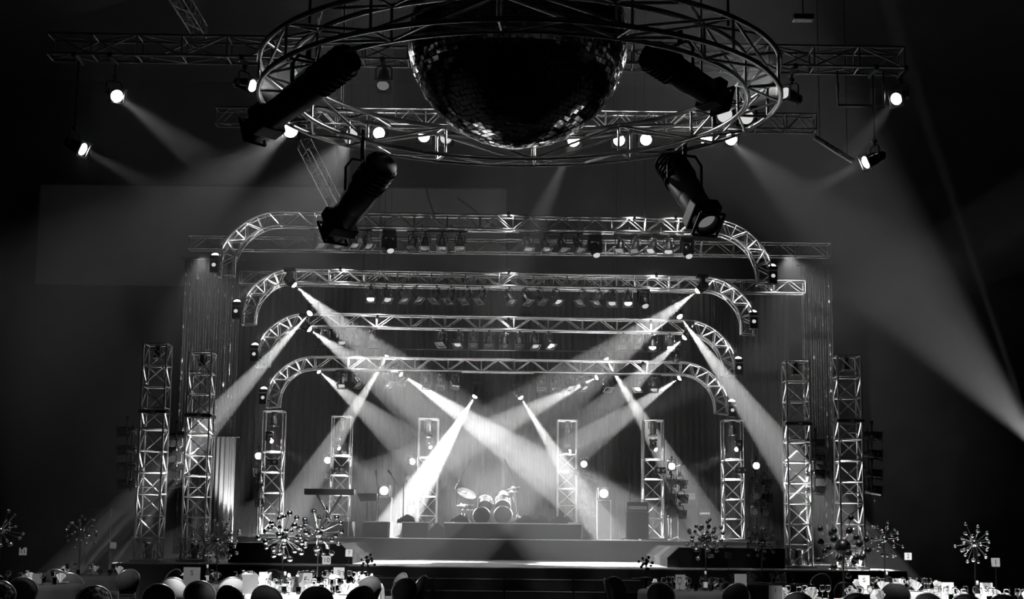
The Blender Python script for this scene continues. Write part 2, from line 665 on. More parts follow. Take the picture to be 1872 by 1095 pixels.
def arch(label, Y, L, Rr, R, nb, h=0.33, dep=0.33):
    cl, cr = P(L[0], L[1], Y), P(Rr[0], Rr[1], Y)
    R = (P(L[0] + R, L[1], Y) - cl).length - h / 2
    dx = (cr - cl).normalized()
    up = V((-dx.z, 0, dx.x))
    v = V((0, 1, 0))
    fr = []
    arcn, sub = 4, 4
    N = arcn * sub
    for i in range(N):
        g = math.radians(186 - 96 * i / N)
        u = dx * math.cos(g) + up * math.sin(g)
        fr.append((cl + u * R, u, v))
    n = nb * sub
    for i in range(n):
        fr.append((cl.lerp(cr, i / n) + up * R, up, v))
    for i in range(N + 1):
        g = math.radians(90 - 96 * i / N)
        u = dx * math.cos(g) + up * math.sin(g)
        fr.append((cr + u * R, u, v))
    t = thing('arch_truss', label, 'truss', fr[N][0], 'nested arch trusses over the stage')
    nodes = list(range(0, len(fr), sub))
    truss(t, fr, nodes, h / 2, dep / 2, 0.024, 0.013)
    # lifting slings up to the roof
    for f in (N + 2 * sub, N + n - 2 * sub):
        p = fr[f][0]
        part('lifting_sling', MB().tube(p + V((0, 0, h / 2)), (p.x, p.y, 18), 0.008, 5), 'black', t)
    ARCH.append(dict(Y=Y, cl=cl, cr=cr, up=up, R=R, h=h, t=t, dx=dx))
    return t


arch('largest, foremost and topmost of the four nested arch trusses', 36.0, (512, 497), (1300, 511), 110, 13)
arch('second arch truss from the front, inside the largest arch', 38.0, (537, 586), (1285, 601), 94, 12, 0.32)
arch('third arch truss from the front, second smallest', 40.0, (560, 664), (1253, 677), 91, 11, 0.33)
arch('smallest and rearmost of the four nested arch trusses', 42.0, (574, 738), (1244, 748), 86, 11, 0.34)


def straight(label, p, q, nb, h, dep, r=0.024, rb=0.013, m='alu', grp='straight box trusses behind the arches', style='V'):
    fr, nd = straight_frames(p, q, (0, 0, 1), nb)
    t = thing('box_truss', label, 'truss', p, grp)
    truss(t, fr, nd, h / 2, dep / 2, r, rb, m=m, style=style)
    return t


straight('straight horizontal truss passing behind the largest arch', P(346, 444, 37.2), P(1516, 458, 37.2), 20, 0.32, 0.32, 0.02, 0.011, 'alu_dark')
straight('straight horizontal truss passing behind the second arch', P(440, 508, 39.2), P(1470, 526, 39.2), 18, 0.32, 0.32, 0.02, 0.011, 'alu_dark')
REAR = straight('long horizontal box truss hanging behind the ring truss, high up', P(92, 86, 24.5), P(1648, 112, 24.5), 19, 0.34, 0.42, 0.024, 0.014, 'alu_dark', 'overhead box trusses', 'Z')
straight('dim lamp truss low behind the ring truss', P(396, 214, 28.5), P(1490, 226, 28.5), 20, 0.3, 0.3, 0.02, 0.011, 'alu_dark', 'overhead box trusses')
straight('short sloping truss at the top left edge of the view', P(318, -20, 27), P(366, 58, 30), 5, 0.26, 0.26, 0.016, 0.01, 'alu_dark', 'overhead box trusses')
sl = straight('dim sloping truss below the bright lamp left of the ring', P(556, 262, 33), P(612, 372, 35), 7, 0.26, 0.26, 0.014, 0.009, 'alu_dark', 'overhead box trusses')

for px, py, YY in ((556, 262, 33), (612, 372, 35)):
    q = P(px, py, YY)
    part('suspension_line', MB().tube(q, (q.x, q.y, 18), 0.006, 5), 'black', sl)

# the ring truss and its mirror ball
RC, RH, RO = V((0.06, 17.0, 6.53)), 0.36, 2.95
t = thing('ring_truss', 'large circular box truss hanging level around the mirror ball', 'truss', RC)
fr = []
NR, SUB = 14, 6
for i in range(NR * SUB):
    g = 2 * PI * (i + 2) / (NR * SUB)
    u = V((math.cos(g), math.sin(g), 0))
    fr.append((RC + u * (RO - RH / 2) + V((0, 0, RH / 2)), u, V((0, 0, 1))))
truss(t, fr, list(range(0, NR * SUB, SUB)), RH / 2, RH / 2, 0.029, 0.016, True)
for g in (0.6, 2.5, 3.8, 5.6):
    p = RC + V((math.cos(g), math.sin(g), 0)) * (RO - RH / 2) + V((0, 0, RH))
    part('lifting_chain', MB().tube(p, (p.x, p.y, 18), 0.014, 6), 'black', t)

BR = 1.265
bc = P(947, 72, 17.0)
bc = V((bc.x, 17.0, bc.z))
t = thing('mirror_ball', 'huge mirror ball hanging in the middle of the ring truss', 'mirror ball', bc + V((0, 0, BR)))
m = MB()
rows = 62
for k in range(1, rows):
    a0, a1 = PI * k / rows + 0.004, PI * (k + 1) / rows - 0.004
    if k == rows - 1:
        break
    am = (a0 + a1) / 2
    n = max(8, int(2 * PI * math.sin(am) / (PI / rows)))
    for i in range(n):
        g0 = 2 * PI * (i + 0.04) / n
        g1 = 2 * PI * (i + 0.96) / n
        tw = V((RND.gauss(0, 0.004), RND.gauss(0, 0.004), RND.gauss(0, 0.004)))
        vs = []
        for a, g in ((a0, g0), (a1, g0), (a1, g1), (a0, g1)):
            vs.append(bc + V((math.sin(a) * math.cos(g), math.sin(a) * math.sin(g), math.cos(a))) * BR + tw * RND.uniform(0.6, 1.4))
        m.add(vs, [(0, 1, 2, 3)])
part('mirror_tiles', m, 'mirror', t)
part('core', MB().sphere(bc, BR - 0.012, 48, 32), 'black', t)
part('motor_cap', MB().lathe([(0.001, 0.12), (0.12, 0.12), (0.14, 0.0), (0.1, -0.05)], 20, Matrix.Translation(bc + V((0, 0, BR)))), 'alu_dark', t)
part('bottom_cap', MB().lathe([(0.1, 0.02), (0.08, -0.015), (0.001, -0.02)], 20, Matrix.Translation(bc - V((0, 0, BR)))), 'alu', t)
part('dark_hanging_line', MB().tube(bc + V((0, 0, BR + 0.1)), (bc.x, bc.y, 18), 0.02, 6), 'black', t)

# ------------------------------------------------------------------ fixtures: shared meshes, every one pointing down -Z
I4 = Matrix.Identity(4)
_can = MB().lathe([(0.001, 0.20), (0.05, 0.195), (0.075, 0.16), (0.085, 0.06), (0.098, 0.0), (0.104, -0.17), (0.108, -0.19), (0.098, -0.19), (0.094, -0.17)], 18)
CAN = _can.mesh('can_body', 'par')
CAN_BLACK = _can.mesh('can_body_black', 'black_gloss')
_q = MB()
for a in range(4):
    g = PI / 4 + a * PI / 2
    g2 = g + PI / 2
    r = 0.19
    _q.add([V((r * math.cos(g), r * math.sin(g), -0.20)), V((r * math.cos(g2), r * math.sin(g2), -0.20)),
            V((0.145 * math.cos(g2), 0.145 * math.sin(g2), -0.20)), V((0.145 * math.cos(g), 0.145 * math.sin(g), -0.20)),
            V((r * math.cos(g), r * math.sin(g), -0.215)), V((r * math.cos(g2), r * math.sin(g2), -0.215)),
            V((0.145 * math.cos(g2), 0.145 * math.sin(g2), -0.215)), V((0.145 * math.cos(g), 0.145 * math.sin(g), -0.215))],
           [(0, 1, 2, 3), (7, 6, 5, 4), (0, 4, 5, 1), (2, 6, 7, 3)])
GEL = _q.mesh('gel_frame', 'gel')
_l = MB().lathe([(0.001, -0.172), (0.05, -0.176), (0.095, -0.18)], 18)
LENS = {k: _l.mesh('lens_' + k, v) for k, v in (('off', 'reflector'), ('glow', 'glow'), ('dim', 'dim'), ('lit', 'warm'), ('hot', 'hot'))}
_d = MB()
for i in range(9):
    g = 2 * PI * i / 9
    _d.sphere((0.082 * math.cos(g), 0.082 * math.sin(g), 0.168), 0.011, 6, 4)
RIV = _d.mesh('vent_ring', 'chrome')


def yoke_mesh(hang, wd):
    m = MB()
    m.path([(-wd, 0, 0), (-wd, 0, hang * 0.8), (-wd * 0.7, 0, hang), (wd * 0.7, 0, hang), (wd, 0, hang * 0.8), (wd, 0, 0)], 0.013, 6)
    m.sphere((-wd, 0, 0), 0.022, 8, 6)
    m.sphere((wd, 0, 0), 0.022, 8, 6)
    return m


YOKE = yoke_mesh(0.2, 0.125).mesh('yoke', 'par')
YOKE_BLACK = yoke_mesh(0.2, 0.125).mesh('yoke_black', 'black')
CLAMP = MB().tube((0, 0, 0.2), (0, 0, 0.25), 0.02, 8).box((0, 0, 0.275), (0.05, 0.07, 0.06), 0.006).mesh('hook_clamp', 'black')


def par_can(label, pivot, d, grp, lens='off', black=False, cat='stage lamp', name='par_can', sc=1.0, hang=True):
    """pivot: where the yoke holds the can; d: where the lens looks"""
    t = thing(name, label, cat, pivot, grp)
    t.scale = (sc, sc, sc)
    d = V(d).normalized()
    yaw = math.atan2(d.y, d.x) - PI / 2 if (abs(d.x) + abs(d.y)) > 1e-4 else 0
    yq = Quaternion((0, 0, 1), yaw)
    if not hang:
        yq = yq @ Quaternion((1, 0, 0), PI)
    b = place('can_body', CAN_BLACK if black else CAN, t, None, aim(d))
    place('lens', LENS[lens], b)
    place('gel_frame', GEL, b)
    place('vent_ring', RIV, b)
    place('yoke', YOKE_BLACK if black else YOKE, t, None, yq)
    place('hook_clamp', CLAMP, t, None, yq)
    return t


MH_BASE = MB().box((0, 0, 0), (0.34, 0.26, 0.11), 0.02).box((0, -0.131, 0.0), (0.2, 0.012, 0.06), 0.003).mesh('base', 'black')
_y = MB()
for sx in (-1, 1):
    _y.box((sx * 0.165, 0, -0.24), (0.045, 0.12, 0.3), 0.015)
_y.box((0, 0, -0.09), (0.36, 0.14, 0.05), 0.015)
MH_YOKE = _y.mesh('yoke_arms', 'black')
MH_HEAD = MB().lathe([(0.001, 0.19), (0.07, 0.185), (0.115, 0.15), (0.135, 0.05), (0.135, -0.06), (0.12, -0.12), (0.105, -0.17), (0.1, -0.18), (0.085, -0.17)], 20).mesh('head', 'black_gloss')
_l = MB().lathe([(0.001, -0.235), (0.04, -0.228), (0.072, -0.205), (0.09, -0.168)], 20)
MH_LENS = {k: _l.mesh('head_lens_' + k, v) for k, v in (('hot', 'hot'), ('lit', 'warm'), ('off', 'reflector'), ('dim', 'dim'))}


def moving_head(label, lens_pos, target, grp, sc=1.0, lens='hot', up=False, name='moving_head', beam=None):
    """a moving head whose lens sits at lens_pos; hung from its base, or standing on it"""
    lens_pos, target = V(lens_pos), V(target)
    d = (target - lens_pos).normalized()
    pivot = lens_pos - d * 0.185 * sc
    sg = -1 if up else 1
    root = pivot + V((0, 0, 0.32 * sc * sg))
    t = thing(name, label, 'moving light', root, grp)
    t.scale = (sc, sc, sc)
    yaw = math.atan2(d.y, d.x) - PI / 2
    flip = Quaternion((1, 0, 0), PI) if up else Quaternion()
    yq = Quaternion((0, 0, 1), yaw) @ flip
    place('base', MH_BASE, t, None, flip)
    y = place('yoke_arms', MH_YOKE, t, None, yq)
    h = place('head', MH_HEAD, t, V((0, 0, -0.32 * sg)), aim(d))
    place('lens', MH_LENS[lens], h)
    if beam:
        t.scale = (sc, sc, sc)
        o = spot('beam_lamp', None, lens_pos + d * 0.09 * sc, target, *beam[:2], **(beam[2] if len(beam) > 2 else {}))
        o.parent = t
        o.location = (lens_pos + d * 0.09 * sc - root) / sc
    return t


def lamp_bar(label, x0, y0, x1, y1, Y, zdrop, drops=2):
    a, b = P(x0, y0, Y), P(x1, y1, Y)
    t = thing('lamp_bar', label, 'lamp bar', (a + b) / 2, 'bars that carry the par cans')
    part('bar', MB().tube(a, b, 0.022, 8), 'black', t)
    for i in range(drops):
        p = a.lerp(b, (i + 0.5) / drops)
        part('drop_arm', MB().tube(p, p + V((0, 0, zdrop)), 0.014, 6), 'black', t)
    return t


# ------------------------------------------------------------------ four rows of par cans under the arches: lens pixel, top pixel, lens state
rows = [
    ('front', 'under the largest arch', 36.0, 425, [
        (589, 452, 580, 'glow'), (620, 453, 613, 'glow'), (650, 452, 642, 'off'), (677, 455, 666, 'off'),
        (750, 459, 758, 'off'), (776, 460, 778, 'off'), (808, 461, 808, 'off'), (841, 460, 841, 'off'),
        (967, 462, 963, 'off'), (1000, 463, 993, 'off'), (1032, 463, 1023, 'glow'), (1062, 463, 1052, 'glow'),
        (1130, 465, 1136, 'off'), (1157, 466, 1166, 'off'), (1187, 465, 1197, 'dim'), (1221, 467, 1223, 'dim')]),
    ('second', 'under the second arch', 38.0, 522, [
        (678, 550, 678, 'lit'), (710, 552, 704, 'dim'), (741, 553, 731, 'off'), (769, 553, 756, 'off'),
        (791, 555, 803, 'off'), (817, 555, 830, 'off'), (846, 556, 860, 'off'), (873, 555, 888, 'off'),
        (937, 557, 926, 'off'), (968, 557, 955, 'off'), (995, 555, 981, 'off'), (1022, 556, 1012, 'dim'),
        (1057, 559, 1070, 'off'), (1088, 560, 1100, 'off'), (1118, 560, 1121, 'dim'), (1148, 560, 1148, 'lit')]),
    ('third', 'under the third arch', 40.0, 603, [
        (596, 628, 594, 'glow'), (626, 629, 624, 'dim'), (654, 629, 652, 'off'), (682, 631, 676, 'off'),
        (805, 633, 812, 'glow'), (836, 634, 840, 'dim'), (865, 635, 865, 'off'), (894, 636, 894, 'off'),
        (922, 637, 922, 'off'), (950, 637, 950, 'off'), (980, 638, 974, 'dim'), (1009, 637, 998, 'lit'),
        (1138, 637, 1141, 'off'), (1166, 638, 1170, 'off'), (1192, 640, 1194, 'lit'), (1226, 640, 1224, 'hot')]),
    ('rear', 'under the smallest arch', 42.0, 682, [
        (625, 707, 627, 'dim'), (657, 705, 646, 'glow'), (712, 703, 701, 'off'), (732, 705, 742, 'off'),
        (780, 707, 778, 'off'), (806, 708, 806, 'off'), (832, 708, 830, 'off'), (989, 713, 990, 'off'),
        (1017, 714, 1017, 'off'), (1044, 712, 1037, 'dim'), (1070, 711, 1060, 'dim'), (1112, 712, 1108, 'off'),
        (1165, 713, 1172, 'lit'), (1195, 714, 1195, 'dim')]),
]
for rn, where, Y, ybar, cans in rows:
    grp = 'par cans in the %s row %s' % (rn, where)
    for i, (lx, ly, tx, st) in enumerate(cans):
        sl = (lx - 936) * 0.0135
        top = P(tx, ybar + 9 + sl, Y)
        lens = P(lx, ly, Y)
        d = lens - top
        d = V((d.x, -0.55 * abs(d.z), d.z))
        piv = top.lerp(lens, 0.42)
        piv.y = Y
        lk = {'off': 'unlit', 'glow': 'faintly glowing', 'dim': 'glowing', 'lit': 'brightly lit', 'hot': 'glaring'}[st]
        lab = '%s par can from the left in the %s lamp row, lens %s' % (nth(i), rn, lk)
        par_can(lab, piv, d, grp, st, name='par_can', sc=0.95)
    k = len(cans) // 2
    for seg, (c0, c1) in enumerate(((cans[0], cans[k // 2 - 1]), (cans[k // 2], cans[k - 1]), (cans[k], cans[k + k // 2 - 1]), (cans[k + k // 2], cans[-1]))):
        x0, x1 = c0[2] - 14, c1[2] + 14
        lamp_bar('%s lamp bar from the left in the %s lamp row' % (nth(seg), rn), x0, ybar + (x0 - 936) * 0.0135, x1, ybar + (x1 - 936) * 0.0135, Y, 0.16)

# dark moving heads hung between the par cans
for i, (lx, ly, Y, lens, lab) in enumerate((
        (714, 459, 36.0, 'dim', 'dark moving head hung left of centre in the front lamp row'),
        (1091, 467, 36.0, 'dim', 'dark moving head hung right of centre in the front lamp row'),
        (1260, 469, 36.0, 'dim', 'dark moving head at the right end of the front lamp row'),
        (587, 453, 36.4, 'off', 'dark moving head at the left end of the front lamp row'),
        (1180, 560, 38.0, 'dim', 'dark moving head at the right end of the second lamp row'),
        (1237, 660, 40.2, 'off', 'dark moving head low at the right end of the third lamp row'))):
    if i == 3:
        continue
    p = P(lx, ly, Y)
    moving_head(lab, p, p + V((0.25, -0.5, -1)), 'dark moving heads among the par cans', 0.95, lens)

# ------------------------------------------------------------------ the beams: lens pixel, depth, aim pixel, depth, angle, watts, upright, label
G = dict(gobo=0.55, blend=0.2)
GW = 'moving heads throwing beams over the stage'
beams = [
    (538, 521, 37.4, 745, 700, 37.3, 19, 9500, 'moving head under the left end of the second arch, fanning right', 60),
    (566, 573, 38.9, 196, 980, 34.6, 9, 26000, 'moving head at the left end of the third arch, beaming left', 60),
    (566, 602, 39.7, 840, 800, 39.4, 20, 8000, 'moving head under the left end of the third arch, fanning right', 60),
    (583, 679, 44.9, 800, 860, 44.5, 19, 9500, 'moving head under the left end of the smallest arch, fanning right', 60),
    (708, 652, 44.9, 540, 920, 43.9, 11, 24000, 'moving head behind the left of the smallest arch, strong beam left', 70),
    (733, 684, 44.9, 905, 800, 44.6, 14, 40000, 'moving head hung left of centre under the smallest arch', 60),
    (868, 725, 44.9, 795, 845, 44.4, 15, 80000, 'brightest moving head, white beam slanting down left of centre', 50),
    (952, 727, 44.9, 1035, 860, 44.5, 12, 26000, 'moving head right of centre with a narrow beam slanting right', 70),
    (1091, 690, 44.9, 850, 810, 44.6, 14, 18000, 'moving head hung right of centre under the smallest arch', 60),
    (1108, 657, 44.9, 1270, 925, 43.8, 11, 26000, 'moving head behind the right of the smallest arch, strong beam right', 70),
    (1242, 691, 44.9, 1010, 850, 44.6, 16, 11000, 'moving head under the right end of the smallest arch, beaming left', 60),
    (1275, 532, 37.4, 1070, 685, 37.3, 18, 10000, 'moving head under the right end of the second arch, fanning left', 60),
    (1243, 579, 38.9, 1500, 925, 36.0, 11, 26000, 'moving head at the right end of the third arch, beaming right', 70),
    (1251, 617, 39.7, 1010, 830, 39.4, 15, 9000, 'moving head under the right end of the third arch, fanning left', 60),
]
zbar = P(936, 640, 44.9).z
ta, tb = P(560, 640, 44.9), P(1266, 640, 44.9)
t = thing('lamp_bar', 'long dark lamp bar behind the smallest arch', 'lamp bar', (0, 44.9, zbar), 'bars that carry the par cans')
part('bar', MB().tube((ta.x, 44.9, zbar), (tb.x, 44.9, zbar), 0.025, 8), 'black', t)
for xx in (ta.x * 0.6, tb.x * 0.6):
    part('suspension_line', MB().tube((xx, 44.9, zbar), (xx, 44.9, 18), 0.008, 5), 'black', t)
for lx, ly, Y, ax, ay, AY, ang, W, lab, gs in beams:
    p, q = P(lx, ly, Y), P(ax, ay, AY)
    t = moving_head(lab, p, q, GW, 0.85, 'hot', False, beam=(ang, W * 3.0, dict(gobo=0.45, blend=0.12, gscale=gs, soft=0.014)))
    if Y > 44:
        dz_ = (zbar - t.location.z) / 0.85
        place('drop_arm', MB().tube((0, 0, 0.03), (0, 0, dz_), 0.022, 6).mesh('drop_arm', 'black'), t)
    else:
        place('outrigger', MB().tube((0, 0, 0.03), (0, (round(Y + 0.6 - (Y + 0.6) % 2) - Y) / 0.85, 0.03), 0.02, 6).mesh('outrigger', 'black'), t)

# black moving heads at the open ends of the arches, each washing its own arch
ends = [(393, 468, 35.9, 0, 'left', 'largest'), (1412, 488, 35.9, 0, 'right', 'largest'),
        (433, 553, 37.9, 1, 'left', 'second'), (1377, 572, 37.9, 1, 'right', 'second'),
        (466, 632, 39.9, 2, 'left', 'third'), (1350, 657, 39.9, 2, 'right', 'third'),
        (482, 712, 41.9, 3, 'left', 'smallest'), (1338, 735, 41.9, 3, 'right', 'smallest')]
for lx, ly, Y, k, sd, wh in ends:
    A = ARCH[k]
    sg = -1 if sd == 'left' else 1
    p = P(lx, ly, Y)
    base = p + V((0, 0, -0.12))
    t = thing('arch_lamp', 'black lamp unit on the %s end of the %s arch truss' % (sd, wh), 'stage lamp', base, 'lamp units on the arch ends')
    part('housing', MB().box(p + V((0, 0, -0.20)), (0.2, 0.22, 0.42), 0.02), 'black', t)
    part('upper_lens', MB().lathe([(0.001, 0.0), (0.07, -0.01), (0.09, -0.03)], 16, Matrix.Translation(p + V((0, -0.03, 0.03))) @ Matrix.Rotation(0.9, 4, 'X')), 'warm', t)
    part('lower_lens', MB().lathe([(0.001, 0.0), (0.04, -0.01), (0.05, -0.03)], 14, Matrix.Translation(p + V((0, -0.14, -0.22))) @ Matrix.Rotation(1.3, 4, 'X')), 'dim', t)
    part('bumper', MB().box(p + V((0, -0.125, -0.10)), (0.2, 0.02, 0.03), 0.005), 'alu', t)
    part('bracket', MB().tube(p + V((0, 0, -0.3)), p + V((-sg * 0.16, 0.08, -0.3)), 0.02, 6), 'black', t)
    tgt = (A['cl'] if sg < 0 else A['cr']) + A['up'] * A['R'] * 1.0 + A['dx'] * (0.25 * sg)
    spot('arch_wash', t, p + V((sg * 0.02, -0.16, 0.12)), tgt, 32, 800, 0.6, 0.06)
# lamps sitting on the straight runs, lighting the chords around them
for px, sg, W in ((393, -1, 900), (1412, 1, 1500)):
    p = P(px, 470, 35.8)
    spot('curtain_wash', None, p + V((sg * 0.3, -0.3, 0)), P(px + sg * (-2 if sg < 0 else 75), 640, 44), 34, W * 1.6, 0.8, 0.06)
runs = [(0, 600, 386, 170), (0, 1235, 402, 300), (0, 1160, 404, 240), (1, 622, 496, 240), (1, 1200, 506, 260), (2, 690, 583, 300), (2, 1190, 592, 240), (3, 650, 664, 240), (3, 1175, 668, 260), (2, 930, 588, 100), (1, 930, 500, 110), (0, 930, 396, 70)]
names = ['largest', 'second', 'third', 'smallest']
cnt = {}
for k, px, py, W in runs:
    Y = ARCH[k]['Y']
    p = P(px, py - 4, Y - 0.42)
    pos = 'left' if px < 800 else ('middle' if px < 1000 else ('far right' if px in (1235,) else 'right'))
    t = thing('truss_toner', 'small %s lamp clamped before the beam of the %s arch truss' % (pos, names[k]), 'stage lamp', p, 'small lamps on the arch beams')
    part('can', MB().lathe([(0.001, 0.06), (0.035, 0.055), (0.04, -0.05), (0.03, -0.05)], 12, Matrix.Translation(p) @ Matrix.Rotation(-0.5, 4, 'X')), 'black', t)
    part('arm', MB().tube(p, p + V((0, 0.27, -0.02)), 0.01, 6), 'black', t)
    spot('truss_glow', t, p + V((0, 0.0, 0.04)), p + V((0, 0.40, -0.10)), 115, W * 0.75, 1.0, 0.05)


# ------------------------------------------------------------------ towers
def tower(label, px, Y, z0, z1, wd, nb, grp, plate=None, r=0.024, rb=0.014, skip=0):
    b = PZ(px, Y, z0)
    t = thing('truss_tower', label, 'truss tower', b, grp)
    fr, nd = straight_frames(b + V((0, 0, 0.05)), V((b.x, Y, z1)), (0, -1, 0), nb)
    fr = [(c, V((1, 0, 0)), V((0, 1, 0))) for c, u, v in fr]
    if skip:
        # open top cell: chords go all the way, bracing stops below
        def co(i, su, sv):
            return fr[i][0] + V((su * wd / 2, sv * wd / 2, 0))
        for su, sv in ((1, -1), (1, 1), (-1, -1), (-1, 1)):
            part('chord', MB().tube(co(0, su, sv), co(len(fr) - 1, su, sv), r, 10), 'alu', t)
        keep = [i for k, i in enumerate(nd) if k <= nb - skip or k == nb]
        for i in keep:
            q = MB()
            ring = [co(i, 1, -1), co(i, 1, 1), co(i, -1, 1), co(i, -1, -1)]
            for a in range(4):
                q.tube(ring[a], ring[(a + 1) % 4], rb * 1.3, 6)
            part('rung_frame', q, 'alu', t)
        for k in range(nb - skip):
            a, c2 = nd[k], nd[k + 1]
            for sv in (-1, 1):
                s = 1 if (k % 2 == 0) == (sv < 0) else -1
                part('diagonal_brace', MB().tube(co(a, -s, sv), co(c2, s, sv), rb, 6), 'alu', t)
            for su in (-1, 1):
                s = 1 if k % 2 else -1
                part('diagonal_brace', MB().tube(co(a, su, -s), co(c2, su, s), rb, 6), 'alu', t)
    else:
        truss(t, fr, nd, wd / 2, wd / 2, r, rb * 1.2, style='Z')
    part('base_plate', MB().box(b + V((0, 0, 0.02)), (wd + 0.18, wd + 0.18, 0.04), 0.006), 'alu_dark', t)
    if plate:
        q = MB()
        for sx, sy in ((-1, 0), (1, 0), (0, -1), (0, 1)):
            q.box((b.x + sx * wd / 2, Y + sy * wd / 2, plate), (0.09 if sx else wd + 0.1, 0.09 if sy else wd + 0.1, 0.07), 0.008)
        part('joint_frame', q, 'black', t)
        part('white_tag', MB().box((b.x + 0.03, Y - wd / 2 - 0.05, plate), (0.09, 0.006, 0.035)), 'paper', t)
    return t, b


outer = [(271, 35.3, 630, 754, 0.53, 'tall outer truss tower furthest left'),
         (355, 36.0, 646, 761, 0.53, 'outer truss tower second from the left'),
         (1461, 36.0, 661, 776, 0.53, 'outer truss tower before the right sequin curtain'),
         (1556, 35.3, 652, 771, 0.53, 'tall outer truss tower furthest right')]
TOW = []
for px, Y, yt, yj, wd, lab in outer:
    zt, zj = P(px, yt, Y).z, P(px, yj, Y).z
    t, b = tower(lab, px, Y, DECK + 0.004, zt, wd, 10, 'four outer truss towers', zj)
    TOW.append((t, b, zt))
    # up-light in the foot of the tower
    p = b + V((0, 0, 0.34))
    par_can('floor par can glowing inside the foot of the %s' % lab.replace('tall ', '').replace(' truss', ''), b + V((0, 0, 0.25)), V((0.05, -0.18, 1)), 'par cans in the feet of the outer towers', 'dim', sc=0.95, hang=False)
    spot('tower_uplight', t, b + V((0, -0.02, 0.56)), b + V((0, 0, 4)), 36, 420, 0.8, 0.08)
    q = b + V((0, 0, zt - DECK - 0.20))
    par_can('small lamp hung in the top cell of the %s' % lab.replace('tall ', '').replace(' truss', ''), q + V((0, 0, 0.02)), V((0, -0.1, -1)), 'lamps in the tops of the outer towers', 'off', True, sc=0.7)

# par cans clamped in columns on the outsides of the outer towers, lying almost level
cols = [(232, 35.3, [788, 822, 853, 884], -1, 'left of the leftmost outer tower'),
        (322, 36.0, [796, 824, 853, 884], -1, 'between the two left outer towers'),
        (1490, 36.0, [810, 838, 866, 896], 1, 'between the two right outer towers'),
        (1594, 35.3, [797, 830, 866, 896], 1, 'right of the rightmost outer tower')]
for px, Y, ys, sg, lab in cols:
    for i, y in enumerate(ys):
        p = P(px, y, Y)
        par_can('%s from the top of the level par cans %s' % (nth(i).capitalize(), lab), p, V((sg, -0.25, -0.12)), 'level par cans beside the outer towers', 'off', True, sc=1.15)
    a = P(px - sg * 6, ys[0] - 14, Y + 0.16)
    b = P(px - sg * 6, ys[-1] + 14, Y + 0.16)
    t = thing('side_pipe', 'upright pipe carrying par cans %s' % lab, 'pipe', b, 'pipes beside the outer towers')
    part('pipe', MB().tube((b.x, b.y, b.z), (b.x, b.y, a.z), 0.022, 8), 'black', t)
    for zz in (a.z - 0.1, b.z + 0.1):
        part('bracket', MB().tube((b.x, b.y, zz), (b.x - sg * 0.5, b.y, zz), 0.016, 6), 'black', t)

_t = par_can('floor par can lighting the pale sheer drape from below', _drape_light + V((0, 0, 0.3)), V((0, 0.12, 1)), 'par cans in the feet of the outer towers', 'dim', sc=0.95, hang=False)
spot('drape_uplight', _t, _drape_light + V((0, 0.03, 0.56)), _drape_light + V((0, 0.35, 2.4)), 50, 900, 0.8, 0.06)
stage_t = [(494, 43.4, LV2 + 0.004, 752, 'leftmost of the six truss towers standing on the stage', 5, -1),
           (620, 45.6, LV2 + 0.004, 762, 'stage truss tower behind the keyboard', 5, -1),
           (780, 45.6, LV2 + 0.004, 766, 'stage truss tower left of the drum kit', 5, -1),
           (1036, 46.2, LV3 + 0.004, 769, 'stage truss tower right of the drum kit', 5, 1),
           (1194, 43.4, LV2 + 0.004, 769, 'stage truss tower behind the amplifier stack', 5, 1),
           (1341, 43.4, LV2 + 0.004, 769, 'rightmost of the six truss towers standing on the stage', 5, 1)]
lensxy = [(497, 807), (620, 820), (787, 818), (1042, 825), (1199, 822), (1346, 822)]
twt = [((560, 850), 12, 2500), ((690, 880), 30, 3500), ((812, 868), 16, 6000), ((1180, 755), 11, 6000), ((1260, 880), 24, 3000), ((1300, 845), 14, 1200)]
hotl = [(473, 833), (599, 841), (748, 845), (1068, 848), (1228, 852), (1382, 851)]
